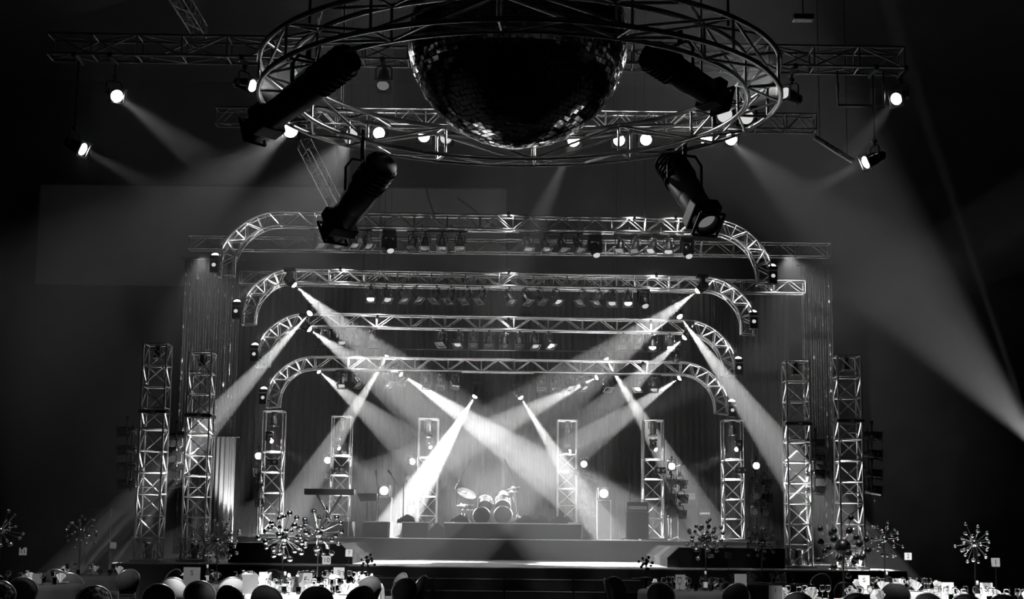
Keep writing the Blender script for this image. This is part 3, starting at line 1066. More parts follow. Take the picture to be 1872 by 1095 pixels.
for k, (px, Y, z0, yt, lab, nb, sg) in enumerate(stage_t):
    zt = P(px, yt, Y).z
    t, b = tower(lab, px, Y, z0, zt, 0.56, 6, 'six truss towers on the stage', None, skip=2)
    short = lab.replace(' of the six truss towers standing on the stage', ' stage tower').replace('stage truss tower', 'stage tower')
    # lamp in the top cell
    q = V((b.x, Y, zt - 0.22))
    par_can('small lamp hung at the top of the %s' % short, q, V((0, -0.12, -1)), 'lamps in the tops of the stage towers', 'glow', False, sc=0.95)
    spot('tower_downlight', t, q + V((0, -0.03, -0.26)), q + V((0, 0, -3)), 62, 260, 0.7, 0.06)
    spot('tower_uplight', t, b + V((0, 0, 0.12)), b + V((0, 0, 3)), 38, 320, 0.8, 0.06)
    # small moving head on the middle rung
    lp = P(lensxy[k][0], lensxy[k][1], Y - 0.05)
    (tx, ty), ang, W = twt[k]
    moving_head('small moving head inside the %s' % short, lp, P(tx, ty, Y - 0.8), 'small moving heads inside the stage towers', 0.62, 'hot', False,
                beam=(ang, W, dict(gobo=0.4, blend=0.3, gscale=30)))
    # two-cell blinder
    p = P(lensxy[k][0] + (2 if sg < 0 else 8), lensxy[k][1] + 38, Y - 0.36)
    bt = thing('blinder', 'black two cell blinder on the %s' % short, 'stage lamp', p, 'blinders on the stage towers')
    part('housing', MB().box(p, (0.32, 0.12, 0.18), 0.015), 'black', bt)
    for dx in (-0.075, 0.075):
        part('cell', MB().lathe([(0.001, 0.0), (0.05, -0.006), (0.06, -0.02)], 14, Matrix.Translation(p + V((dx, -0.066, 0))) @ Matrix.Rotation(-PI / 2, 4, 'X')), 'reflector', bt)
    # column of par cans on the outer side
    hx, hy = hotl[k]
    names4 = ['topmost', 'second', 'third', 'lowest']
    for i in range(4):
        p = P(hx + (0, 3, 1, 3)[i] * (-sg), hy + i * 27.5, Y - 0.1)
        d = V((-sg * 0.1, -1, -0.08)) if i == 0 else V((sg * (0.45 - 0.15 * i), -1, -0.25 - 0.1 * (i % 2)))
        if k == 2 and i == 0:
            d = V((0.6, -0.8, 0.1))
        lk = 'bright ' if i == 0 else 'dark '
        par_can('%s%s can in the column beside the %s' % (lk, names4[i], short), p, d, 'par cans in columns beside the stage towers', 'hot' if i == 0 else 'off', i > 0, sc=0.92)
        if k >= 3 and i:
            p2 = p + V((0.28, 0.05, -0.03))
            par_can('%s can of the second column beside the %s' % (names4[i], short), p2, d + V((0.3, 0, 0)), 'par cans in columns beside the stage towers', 'off', True, sc=0.92)
    p = P(hx, hy, Y)
    pt = thing('side_pipe', 'upright pipe carrying par cans beside the %s' % short, 'pipe', (p.x, Y + 0.06, z0), 'pipes beside the stage towers')
    part('pipe', MB().tube((p.x, Y + 0.12, z0), (p.x, Y + 0.12, p.z + 0.25), 0.022, 8), 'black', pt)
    part('foot', MB().lathe([(0.2, 0), (0.2, 0.02), (0.03, 0.04)], 16, Matrix.Translation((p.x, Y + 0.12, z0))), 'black', pt)

# ------------------------------------------------------------------ overhead lamps behind the ring
front_l = [(643, 246, 'dim'), (693, 244, 'lit'), (775, 250, 'lit'), (815, 253, 'dim'), (1048, 258, 'hot'), (1131, 257, 'lit'), (1180, 256, 'lit'), (1290, 256, 'lit'), (1335, 255, 'hot')]
for i, (x, y, st) in enumerate(front_l):
    p = P(x, y, 28.5)
    t = par_can('%s lamp from the left in the lit row under the dim overhead truss' % nth(i), p + V((0, 0.15, 0.03)), V((0.02, -1, -0.18)), 'row of lit lamps behind the ring truss', st, True, sc=1.15)
    top = P(x, 231, 28.6).z
    place('drop_arm', MB().tube((0, 0, 0.29), (0, 0.1, (top - p.z - 0.03) / 1.15), 0.016, 6).mesh('drop_arm', 'black'), t)
    if i == 4:
        spot('beam_lamp', t, p + V((0, -0.05, -0.05)), P(985, 400, 27.6), 12, 4500, 0.5, 0.06)
    if i == 8:
        spot('beam_lamp', t, p + V((0, -0.05, -0.05)), P(1440, 350, 27.5), 28, 1900, 0.6, 0.06)
    if i == 0:
        spot('beam_lamp', t, p + V((0, -0.05, -0.05)), P(590, 330, 27.5), 40, 3200, 0.7, 0.06)
p = P(531, 238, 28.3)
t = par_can('dazzling lamp shining at the camera left of the ring truss', p + V((0, 0.2, 0.04)), V((0.04, -1, -0.22)), 'row of lit lamps behind the ring truss', 'hot', True, sc=1.4)
spot('beam_lamp', t, p + V((-0.02, -0.05, -0.05)), P(450, 300, 28.1), 42, 3600, 1.0, 0.06)
sidel = [(214, 176, 24.5, (330, 262), 18, 1500, 'lit lamp far left below the long overhead truss', 'hot', (0.5, -0.8, -0.45)),
         (152, 273, 24.5, (290, 350), 15, 600, 'lowest lamp at the far left, seen edge on', 'hot', (1.0, -0.35, -0.5)),
         (1638, 181, 24.5, (1560, 280), 20, 500, 'lit lamp far right below the long overhead truss', 'lit', (-0.6, -0.7, -0.4)),
         (1582, 297, 24.5, (1480, 350), 18, 700, 'lowest lamp at the far right, seen edge on', 'hot', (-1.0, -0.35, -0.5)),
         (462, 157, 24.5, (510, 150), 60, 900, 'small lamp left of the ring truss', 'lit', (0.8, -0.5, -0.3)),
         (700, 157, 24.5, (700, 250), 20, 50, 'small lamp hung behind the left inside of the ring truss', 'glow', (0.0, -0.6, -0.8)),
         (1434, 170, 24.5, (1390, 150), 60, 1300, 'small lamp right of the ring truss', 'dim', (-0.7, -0.6, 0.1))]
for x, y, Y, (tx, ty), ang, W, lab, st, d in sidel:
    p = P(x, y, Y)
    dd = V(d).normalized()
    t = par_can(lab, p - dd * 0.2, dd, 'scattered lamps on the overhead rig', st, True, sc=1.05)
    spot('beam_lamp', t, p + dd * 0.06, P(tx, ty, Y - 0.5), ang, W, 0.6, 0.05)
    q = p - dd * 0.2 + V((0, 0, 0.24))
    ztop = P(x, 87 + (x - 92) * 0.0167 + 19, 24.5).z - q.z
    pt = thing('hanging_pipe', 'thin pipe above the %s' % lab.replace(', seen edge on', ''), 'pipe', q, 'pipes holding single lamps')
    part('pipe', MB().tube(q, q + V((0, 0, ztop)), 0.018, 6), 'black', pt)
    part('hook', MB().box((q.x, 24.5, q.z + ztop), (0.07, 0.5, 0.09), 0.008), 'black', pt)
# hanging frame and slats at the upper right
pa, pb = P(1531, 152, 24.5), P(1616, 194, 24.5)
t = thing('pipe_rectangle', 'dim open rectangle of pipe hung at the upper right', 'pipe', ((pa.x + pb.x) / 2, 24.5, pb.z))
zt = P(1570, 129, 24.5).z
part('bottom_pipe', MB().path([(pa.x, 24.5, pa.z), (pa.x, 24.5, pb.z), (pb.x, 24.5, pb.z), (pb.x, 24.5, pa.z)], 0.03, 8), 'alu_dark', t)
for xx in (pa.x, pb.x):
    part('hanger', MB().tube((xx, 24.5, pa.z - 0.03), (xx, 24.5, zt), 0.015, 6), 'black', t)
pa, pb = P(1488, 250, 26), P(1560, 295, 26)
t = thing('light_batten', 'dim slanted light batten at the upper right', 'batten', (pa + pb) / 2)
part('housing', MB().tube(pa, pb, 0.055, 4), 'alu_dark', t)
for f in (0.15, 0.85):
    q = pa.lerp(pb, f)
    part('suspension_line', MB().tube(q, q + V((0, 0, 18 - q.z)), 0.006, 5), 'black', t)
m = MB()
for i in range(8):
    m.sphere(pa.lerp(pb, (i + 0.5) / 8) + V((0, -0.05, 0)), 0.03, 8, 6)
part('lamp_row', m, 'reflector', t)
p = P(1468, 33, 24.5)
t = thing('chain_hoist', 'small chain hoist at the top right above the rig', 'hoist', p)
part('hoist_body', MB().box(p, (0.34, 0.2, 0.1), 0.02), 'alu_dark', t)
part('chain', MB().tube(p, p + V((0, 0, 2.5)), 0.012, 6), 'black', t)


# ------------------------------------------------------------------ four big profile spotlights hung from the ring
def profile(label, rear, front, Y, rad, Y2=None, lens='off', W=0):
    a, b = P(rear[0], rear[1], Y), P(front[0], front[1], Y2 or Y)
    d = (b - a)
    Ln = d.length
    d.normalize()
    mid = a.lerp(b, 0.42)
    t = thing('profile_spotlight', label, 'spotlight', mid, 'big profile spotlights hung on the ring truss')
    mx = Matrix.Translation(a) @ d.to_track_quat('Z', 'Y').to_matrix().to_4x4()
    q = Ln
    part('lamp_house', MB().lathe([(0.001, 0), (rad * 0.92, 0.0), (rad * 1.0, 0.03), (rad * 1.0, q * 0.56), (rad * 0.94, q * 0.6)], 24, mx), 'black', t)
    part('lens_tube', MB().lathe([(rad * 0.93, q * 0.58), (rad * 0.9, q * 0.97), (rad * 0.86, q * 0.98), (rad * 0.86, q), (rad * 0.72, q), (rad * 0.7, q * 0.9)], 24, mx), 'black', t)
    part('colour_scroller', MB().box(mx @ V((0, 0, q * 0.84)), (rad * 2.0, rad * 1.9, q * 0.12), 0.02, mx.to_3x3()), 'black', t)
    part('lens', MB().lathe([(0.001, q * 0.93), (rad * 0.4, q * 0.925), (rad * 0.71, q * 0.9)], 24, mx), 'glow' if lens == 'glow' else 'reflector', t)
    fr = MB()
    w2 = rad * 0.86
    pts = [mx @ V((sx * w2, sy * w2, q * 0.99)) for sx, sy in ((-1, -1), (1, -1), (1, 1), (-1, 1))]
    for i in range(4):
        fr.tube(pts[i], pts[(i + 1) % 4], 0.02, 6)
    part('gel_frame', fr, 'black', t)
    fins = MB()
    for i in range(6):
        zz = q * (0.05 + 0.05 * i)
        fins.lathe([(rad * 1.0, zz), (rad * 1.13, zz + 0.005), (rad * 1.13, zz + 0.015), (rad * 1.0, zz + 0.02)], 20, mx)
    part('cooling_fins', fins, 'black', t)
    x = d.cross(V((0, 0, 1))).normalized()
    hz_ = rad * 1.25
    yk = [mid - x * hz_, mid - x * hz_ + V((0, 0, rad * 1.5)), mid - x * rad * 0.8 + V((0, 0, rad * 2.1)), mid + x * rad * 0.8 + V((0, 0, rad * 2.1)), mid + x * hz_ + V((0, 0, rad * 1.5)), mid + x * hz_]
    part('yoke', MB().path(yk, 0.018, 6), 'black', t)
    part('clamp', MB().tube(mid + V((0, 0, rad * 2.1)), (mid.x, mid.y, max(mid.z + rad * 2.1 + 0.15, RC.z + 0.12)), 0.03, 8), 'black', t)
    return t, b, d


profile('big black spotlight on the left of the ring, aimed down left', (640, 105), (460, 242), 15.2, 0.165, 16.2)
profile('big black spotlight under the left of the ring, pointing at the stage', (702, 296), (607, 428), 18.3, 0.195, 19.2)
profile('big black spotlight on the right of the ring, aimed down right', (1185, 98), (1322, 186), 15.4, 0.16, 16.0)
profile('big black spotlight under the right of the ring, grey lens in view', (1222, 292), (1296, 412), 19.4, 0.19, 18.4, 'glow')
m = P(1340, 210, 17.4)
for i, (x, y, lab) in enumerate(((1330, 213, 'left of a pair of lit reflector lamps on the right of the ring'), (1356, 216, 'right of a pair of lit reflector lamps on the right of the ring'))):
    par_can(lab, P(x, y, 18.6), V((-0.35 + 0.5 * i, -1, -0.15)), 'reflector lamps on the right of the ring truss', 'dim', sc=1.0)


# ------------------------------------------------------------------ band gear
def slab(t, name, p0, p1, dep, Y, m, ch=0.01):
    a, b = P(*p0, Y), P(*p1, Y)
    return part(name, MB().box(((a.x + b.x) / 2, Y + dep / 2, (a.z + b.z) / 2), (abs(b.x - a.x), dep, abs(a.z - b.z)), ch), m, t)


a = P(602, 905, 43.2)
t = thing('keyboard', 'long black stage keyboard on a crossed stand left of stage', 'keyboard', (a.x, 43.2, LV2))
slab(t, 'keyboard_body', (556, 893), (647, 905), 0.38, 43.0, 'black', 0.015)
k0, k1 = P(561, 894, 43.0), P(641, 894, 43.0)
m = MB()
for i in range(36):
    m.box((k0.x + (k1.x - k0.x) * (i + 0.5) / 36, 43.1, k0.z + 0.004), ((k1.x - k0.x) / 40, 0.16, 0.02))
part('keys', m, 'paper', t)
z1 = P(602, 905, 43.1).z
for sx in (-1, 1):
    q = MB()
    for yy in (43.05, 43.32):
        q.tube((a.x - sx * 0.34, yy, LV2 + 0.01), (a.x + sx * 0.34, yy, z1), 0.02, 6)
    part('stand_leg', q, 'black', t)
a = P(672, 918, 43.2)
t = thing('electric_piano', 'smaller black keyboard on a single post beside the long keyboard', 'keyboard', (a.x, 43.2, LV2))
p0, p1 = P(654, 902, 43.2), P(690, 902, 43.2)
zz = P(672, 917, 43.2).z
part('keyboard_body', MB().prism([(p0.x, p0.z), (p1.x, p1.z), (p1.x, zz + 0.02), (p0.x + 0.1, zz)], 43.0, 43.4), 'black', t)
part('post', MB().tube((a.x, 43.2, LV2), (a.x, 43.2, zz), 0.018, 8), 'black', t)
part('foot', MB().lathe([(0.24, 0), (0.24, 0.02), (0.02, 0.05)], 16, Matrix.Translation((a.x, 43.2, LV2 + 0.001))), 'black', t)

# cabinets that carry two floor movers
for px, top, lab, lx, ly in ((702, 908, 'black flight case left of the drums', 702, 897), (1104, 914, 'black flight case right of the drums', 1104, 902)):
    p = PZ(px, 44.6, LV2)
    a, b = P(px - 12, top, 44.5), P(px + 12, top, 44.5)
    t = thing('flight_case', '%s with a bright lamp on top' % lab, 'flight case', p, 'flight cases under the floor lamps')
    part('case_body', MB().box((p.x, 44.75, (LV2 + a.z) / 2), (b.x - a.x, 0.5, a.z - LV2 - 0.01), 0.012), 'gear', t)
    q = MB()
    for sx in (-1, 1):
        q.box((p.x + sx * (b.x - a.x) / 2, 44.49, (LV2 + a.z) / 2), (0.03, 0.03, a.z - LV2 - 0.02))
    part('corner_trim', q, 'alu_dark', t)
    lp = P(lx, ly, 44.55)
    lt = thing('floor_mover', 'blinding square lamp standing on the %s' % lab, 'moving light', (lp.x, 44.75, a.z), 'bright lamps on flight cases')
    part('housing', MB().box((lp.x, 44.72, lp.z), (0.34, 0.26, 0.34), 0.03), 'black', lt)
    part('lens', MB().lathe([(0.001, 0.0), (0.09, -0.01), (0.115, -0.03)], 18, Matrix.Translation((lp.x, 44.58, lp.z)) @ Matrix.Rotation(-PI / 2, 4, 'X')), 'hot', lt)
    for sx in (-1, 1):
        part('yoke_arm', MB().box((lp.x + sx * 0.19, 44.72, lp.z - 0.04), (0.03, 0.1, 0.3), 0.008), 'black', lt)
    spot('beam_lamp', lt, (lp.x, 44.5, lp.z), (lp.x * 0.8, 43, lp.z + 2.6), 60, 500, 0.8, 0.1)

# amplifier stacks
def amp(label, px0, px1, ytop, ymid, Y):
    p = PZ((px0 + px1) / 2, Y, LV2)
    a, b, c = P(px0, ytop, Y), P(px1, ytop, Y), P(px0, ymid, Y)
    t = thing('amplifier_stack', label, 'amplifier', p, 'guitar amplifiers on the right of the stage')
    wd = b.x - a.x
    part('cabinet', MB().box((p.x, Y + 0.22, (LV2 + c.z) / 2 + 0.01), (wd, 0.4, c.z - LV2 - 0.02), 0.02), 'gear', t)
    part('grille', MB().box((p.x, Y + 0.015, (LV2 + c.z) / 2), (wd * 0.88, 0.02, (c.z - LV2) * 0.86), 0.006), 'cloth_amp', t)
    part('amp_head', MB().box((p.x, Y + 0.2, (a.z + c.z) / 2), (wd * 0.97, 0.3, a.z - c.z - 0.01), 0.02), 'gear', t)
    part('control_panel', MB().box((p.x, Y + 0.045, (a.z + c.z) / 2 - 0.02), (wd * 0.85, 0.012, (a.z - c.z) * 0.3), 0.003), 'alu_dark', t)
    q = MB()
    for i in range(7):
        q.tube((p.x - wd * 0.36 + wd * 0.12 * i, Y + 0.04, (a.z + c.z) / 2 - 0.02), (p.x - wd * 0.36 + wd * 0.12 * i, Y + 0.015, (a.z + c.z) / 2 - 0.02), 0.012, 8)
    part('knob_row', q, 'chrome', t)
    part('handle', MB().path([(p.x - 0.1, Y + 0.2, a.z - 0.01), (p.x - 0.08, Y + 0.2, a.z + 0.025), (p.x + 0.08, Y + 0.2, a.z + 0.025), (p.x + 0.1, Y + 0.2, a.z - 0.01)], 0.01, 6), 'black', t)


amp('black amplifier head on a square cabinet, left of the fifth tower', 1146, 1186, 917, 936, 42.7)
amp('tall dark amplifier stack right of the fifth tower', 1222, 1276, 886, 925, 44.4)
amp('low amplifier at the right of the tall dark stack', 1278, 1300, 930, 944, 44.6)

# wedge monitors along the upper stage
for i, (px, top, bot, Y, lab) in enumerate(((742, 944, 957, 42.75, 'on the block left of the drum riser'), (797, 947, 960, 42.4, 'at the left corner of the drum riser'),
                                            (840, 948, 957, 42.85, 'before the cymbal on the drum riser'), (958, 947, 957, 42.85, 'right of the drums on the drum riser'),
                                            (988, 948, 957, 42.85, 'second from the right on the drum riser'), (1022, 947, 957, 42.85, 'at the right end of the drum riser'))):
    c = P(px, bot, Y)
    z0 = LV3 if i not in (1,) else LV2 + 0.3
    z0 = P(px, 956, Y).z if i == 0 else z0
    if i == 1:
        z0 = LV2 + 0.004
    h = 0.24
    t = thing('wedge_monitor', 'black wedge monitor %s' % lab, 'speaker', (c.x, Y, z0), 'wedge monitors on the upper stage')
    if i == 1:
        h = 0.42
    part('cabinet', MB().prism([(c.x - 0.26, z0), (c.x + 0.26, z0), (c.x + 0.2, z0 + h * 0.7), (c.x + 0.02, z0 + h), (c.x - 0.24, z0 + h * 0.35)], Y, Y + 0.36), 'gear', t)
    part('grille', MB().box((c.x, Y - 0.006, z0 + h * 0.3), (0.34, 0.012, h * 0.35), 0.003), 'cloth_amp', t)

# drum kit
DY = 44.0
dz = LV3
c = PZ(905, DY, dz)
t = thing('drum_kit', 'drum kit with tilted cymbals on the central riser', 'drum kit', c)


def drum(name, px, pyc, rpx, length, Y, axis, m='drum'):
    p = P(px, pyc, Y)
    r = rpx * (Y * 1.01) / FPX
    q = aim(axis).to_matrix().to_4x4()
    mx = Matrix.Translation(p) @ q
    o = part(name, MB().lathe([(r, -length / 2), (r, length / 2)], 24, mx), m, t)
    for zz in (-length / 2, length / 2):
        mb = MB().lathe([(r * 1.03, zz - 0.02), (r * 1.03, zz + 0.02), (r * 0.97, zz + 0.02), (r * 0.97, zz - 0.02)], 24, mx, closed=True)
        h = place('hoop', mb.mesh('hoop', 'alu_dark', p), o)
        h.location = p - world_of(t)
        o2 = MB().disc((0, 0, zz), r * 0.98, 24, mx)
        s2 = place('drum_head', o2.mesh('drum_head', 'skin', p), o)
        s2.location = p - world_of(t)
    lugs = MB()
    for i in range(8):
        g = 2 * PI * i / 8
        lugs.tube(mx @ V((r * 1.04 * math.cos(g), r * 1.04 * math.sin(g), -length / 2)), mx @ V((r * 1.04 * math.cos(g), r * 1.04 * math.sin(g), length / 2)), 0.008, 5)
    s3 = place('tension_rod', lugs.mesh('tension_rods', 'chrome', p), o)
    s3.location = p - world_of(t)
    return o


drum('bass_drum', 880, 943, 15.5, 0.4, DY - 0.1, (0.06, -1, 0))
drum('bass_drum', 920, 942, 16, 0.4, DY - 0.1, (-0.06, -1, 0))
drum('tom', 887, 921, 13, 0.26, DY + 0.1, (0, -0.75, -0.5))
drum('tom', 919, 921, 14, 0.28, DY + 0.1, (0, -0.75, -0.5))
drum('snare_drum', 855, 928, 10, 0.14, DY + 0.25, (0, 0, 1))


def cymbal(px, py, rpx, Y, nrm, foot_px):
    p = P(px, py, Y)
    r = rpx * Y * 1.01 / FPX
    mx = Matrix.Translation(p) @ V(nrm).normalized().to_track_quat('Z', 'Y').to_matrix().to_4x4()
    part('cymbal', MB().lathe([(r, -0.012), (r * 0.6, 0.006), (r * 0.22, 0.02), (r * 0.18, 0.045), (0.008, 0.06), (0.008, 0.055), (r * 0.17, 0.04), (r * 0.22, 0.014), (r * 0.6, 0.0), (r, -0.018)], 28, mx), 'cymbal', t)
    f = PZ(foot_px, Y, dz)
    q = MB().tube((f.x, Y, dz + 0.3), (p.x, Y, p.z), 0.012, 6).tube((f.x, Y, dz + 0.1), (f.x, Y, dz + 0.32), 0.016, 6)
    for i in range(3):
        g = 2 * PI * i / 3 + 0.4
        q.tube((f.x, Y, dz + 0.28), (f.x + 0.25 * math.cos(g), Y + 0.25 * math.sin(g), dz + 0.012), 0.01, 6)
    part('cymbal_stand', q, 'black', t)


cymbal(853, 901, 18.5, DY, (0.35, -0.5, 0.9), 850)
cymbal(938, 892, 14, DY + 0.1, (-0.22, -0.02, 1), 944)
cymbal(934, 899, 15, DY + 0.3, (-0.08, -0.02, 1), 946)
cymbal(843, 924, 8, DY + 0.1, (0.1, -0.1, 1), 844)
p = P(893, 905, DY + 0.9)
part('stool', MB().lathe([(0.001, 0.05), (0.16, 0.04), (0.17, 0.0), (0.02, -0.02), (0.02, -0.5)], 18, Matrix.Translation((p.x, DY + 0.9, dz + 0.55))), 'black', t)
# lamp behind the drums shining up
lp = P(920, 902, 45.2)
t = thing('floor_mover', 'lamp behind the drums shining straight up', 'moving light', (lp.x, 45.2, LV3))
part('base', MB().box((lp.x, 45.2, LV3 + 0.06), (0.36, 0.3, 0.11), 0.015), 'black', t)
part('stand', MB().box((lp.x, 45.3, (LV3 + lp.z) / 2), (0.3, 0.2, lp.z - LV3 - 0.12), 0.02), 'black', t)
part('head', MB().box((lp.x, 45.22, lp.z - 0.06), (0.32, 0.22, 0.22), 0.03), 'black', t)
part('lens', MB().lathe([(0.001, 0.08), (0.08, 0.05), (0.12, -0.06), (0.10, -0.14)], 18, Matrix.Translation((lp.x, 45.06, lp.z))), 'hot', t)
spot('beam_lamp', t, (lp.x, 45.0, lp.z + 0.1), (lp.x, 44.9, lp.z + 2.5), 26, 2600, 0.7, 0.05)


def mic(label, foot, elbow, tip, Y, z0):
    f, e, q = PZ(foot, Y, z0), P(*elbow, Y), P(*tip, Y)
    t = thing('microphone_stand', label, 'microphone stand', f, 'boom microphone stands on the stage')
    part('upright', MB().tube(f + V((0, 0, 0.04)), (f.x, Y, e.z), 0.013, 6), 'black', t)
    part('boom_arm', MB().tube(e + (e - q) * 0.12, q, 0.010, 6), 'black', t)
    part('microphone', MB().tube(q, q + (q - e).normalized() * 0.16, 0.018, 8, 0.026), 'black', t)
    legs = MB()
    for i in range(3):
        g = 2 * PI * i / 3 + 0.5
        legs.tube(f + V((0, 0, 0.1)), f + V((0.28 * math.cos(g), 0.28 * math.sin(g), 0.012)), 0.010, 6)
    part('tripod_feet', legs, 'black', t)


mic('boom microphone stand left of the cymbal, arm leaning right', 834, (834, 889), (855, 850), 43.6, LV3)
mic('boom microphone stand right of the drums, arm leaning left', 945, (945, 890), (927, 850), 43.6, LV3)
mic('thin microphone stand left of the amplifier', 1152, (1152, 880), (1149, 868), 43.0, LV2)
mic('microphone stand beside the small keyboard, arm leaning left', 736, (726, 886), (715, 868), 43.4, LV2)
mic('microphone stand right of the fifth tower, arm rising right', 1240, (1230, 856), (1255, 846), 43.8, LV2)
mic('microphone stand at the left between the keyboards', 690, (689, 885), (688, 870), 43.2, LV2)

# stage-left flat and bits at the sides of the hall
a, b = P(160, 928, 36.6), P(200, 1012, 36.6)
t = thing('grey_flat', 'dim grey flat standing behind the left tables', 'panel', ((a.x + b.x) / 2, 36.6, 0))
part('panel', MB().box(((a.x + b.x) / 2, 36.6, a.z / 2), (b.x - a.x, 0.08, a.z), 0.01), 'screen', t)
part('brace', MB().tube(((a.x + b.x) / 2, 37.1, 0.03), ((a.x + b.x) / 2, 36.65, a.z * 0.7), 0.03, 6), 'black', t)

# wash spots added to brighten the deck, set unseen above the view
for x, tx, W in ((-2.5, -2.6, 1500), (0.5, 0.4, 1500), (3.0, 2.6, 1500)):
    spot('added_deck_wash', None, (x, 24, 14.6), (tx, 36.2, DECK), 23, W, 0.35, 0.05, gobo=0.9, gscale=22)
# low side light: the wide shaft that rises from beyond the right edge of the view
s0 = P(1906, 826, 30.0)
spot('side_shaft_lamp', None, s0, P(1660, 533, 30.4), 31, 4600, 0.55, 0.08)
spot('side_shaft_lamp', None, s0 + V((0, 0.3, 0)), P(1770, 450, 30.3), 2.6, 7000, 0.8, 0.05)

# ------------------------------------------------------------------ the tables
tables = [  # px, depth, what sets it apart, lit cloth, glasses, sign (px, text), cards, centrepiece (px, y, kind)
    ('bright left aisle table', 560, 23.0, True, 28),
    ('table behind the bright left one', 604, 27.6, True, 26),
    ('table under the tangled centrepiece', 395, 27.0, False, 12),
    ('far left back table', 165, 30.5, False, 12),
    ('left edge table', 45, 25.5, False, 12),
    ('right aisle table', 1268, 26.0, False, 24),
    ('dark right back table', 1400, 29.6, False, 10),
    ('black bauble table', 1520, 22.4, True, 16),
    ('bright right back table', 1640, 27.0, True, 26),
    ('right edge table', 1790, 22.4, True, 28),
]
TC = []
cloth_n = 72


def cloth_mesh(R, h):
    m = MB()
    prof = [(0.001, 0.0), (R * 0.5, 0.0), (R * 0.97, 0.0), (R, -0.012), (R + 0.02, -0.08), (R + 0.03, -0.3), (R + 0.05, -h + 0.03)]
    vs = []
    for k, (r, z) in enumerate(prof):
        for i in range(cloth_n):
            g = 2 * PI * i / cloth_n
            f = max(0, k - 3) / 3.0
            rr = r + 0.035 * f * math.sin(g * 12) + 0.02 * f * math.sin(g * 19 + 1)
            vs.append((rr * math.cos(g), rr * math.sin(g), z))
    fs = []
    for k in range(len(prof) - 1):
        for i in range(cloth_n):
            fs.append((k * cloth_n + i, k * cloth_n + (i + 1) % cloth_n, (k + 1) * cloth_n + (i + 1) % cloth_n, (k + 1) * cloth_n + i))
    m.add(vs, fs, True)
    return m


CL = {True: cloth_mesh(0.92, 0.75).mesh('tablecloth_white', 'linen'), False: cloth_mesh(0.92, 0.75).mesh('tablecloth_shaded', 'linen_shaded')}
TT = MB().lathe([(0.001, 0.0), (0.9, 0.0), (0.9, -0.025), (0.001, -0.025)], 40).mesh('tabletop', 'gear')
TL = MB().tube((0, 0, -0.72), (0, 0, -0.02), 0.04, 10).lathe([(0.3, -0.72), (0.28, -0.70), (0.04, -0.66)], 20).mesh('pedestal', 'black')
_w = MB().lathe([(0.001, 0.0), (0.034, 0.0), (0.034, 0.003), (0.006, 0.008), (0.004, 0.09), (0.012, 0.098), (0.034, 0.12), (0.042, 0.15), (0.040, 0.19), (0.034, 0.215),
                 (0.0325, 0.215), (0.038, 0.19), (0.040, 0.15), (0.032, 0.122), (0.008, 0.102), (0.001, 0.101)], 14)
GL = _w.mesh('wine_glass', 'glass')
_w2 = MB().lathe([(0.001, 0.0), (0.030, 0.0), (0.034, 0.02), (0.038, 0.11), (0.0365, 0.11), (0.0325, 0.02), (0.001, 0.008)], 14)
GL2 = _w2.mesh('tumbler', 'glass')
_n = MB()
for i in range(7):
    g0 = -1.1 + 2.2 * i / 7
    g1 = -1.1 + 2.2 * (i + 1) / 7
    o_ = 0.012 if i % 2 else -0.012
    _n.add([(0, 0, 0.0), (0.12 * math.sin(g0), -o_, 0.16 * math.cos(g0 * 0.8)), (0.12 * math.sin(g1), o_, 0.16 * math.cos(g1 * 0.8)), (0, 0.02, 0.0), (0.11 * math.sin(g0), 0.02 - o_, 0.15 * math.cos(g0 * 0.8)), (0.11 * math.sin(g1), 0.02 + o_, 0.15 * math.cos(g1 * 0.8))],
           [(0, 1, 2), (5, 4, 3), (1, 4, 5, 2)])
NAP = _n.mesh('folded_napkin', 'linen')
PLATE = MB().lathe([(0.001, 0.0), (0.08, 0.0), (0.135, 0.014), (0.135, 0.018), (0.08, 0.005), (0.001, 0.005)], 24).mesh('plate', 'pale')
BOT = MB().lathe([(0.001, 0.0), (0.036, 0.0), (0.037, 0.01), (0.037, 0.17), (0.03, 0.2), (0.014, 0.23), (0.013, 0.29), (0.016, 0.29), (0.016, 0.31), (0.001, 0.312)], 16).mesh('bottle_body', 'bottle')
BLAB = MB().lathe([(0.0378, 0.05), (0.0378, 0.14)], 16).mesh('bottle_label', 'paper')
BCAP = MB().lathe([(0.0145, 0.26), (0.0175, 0.262), (0.0175, 0.315), (0.001, 0.318)], 12).mesh('bottle_cap', 'paper')

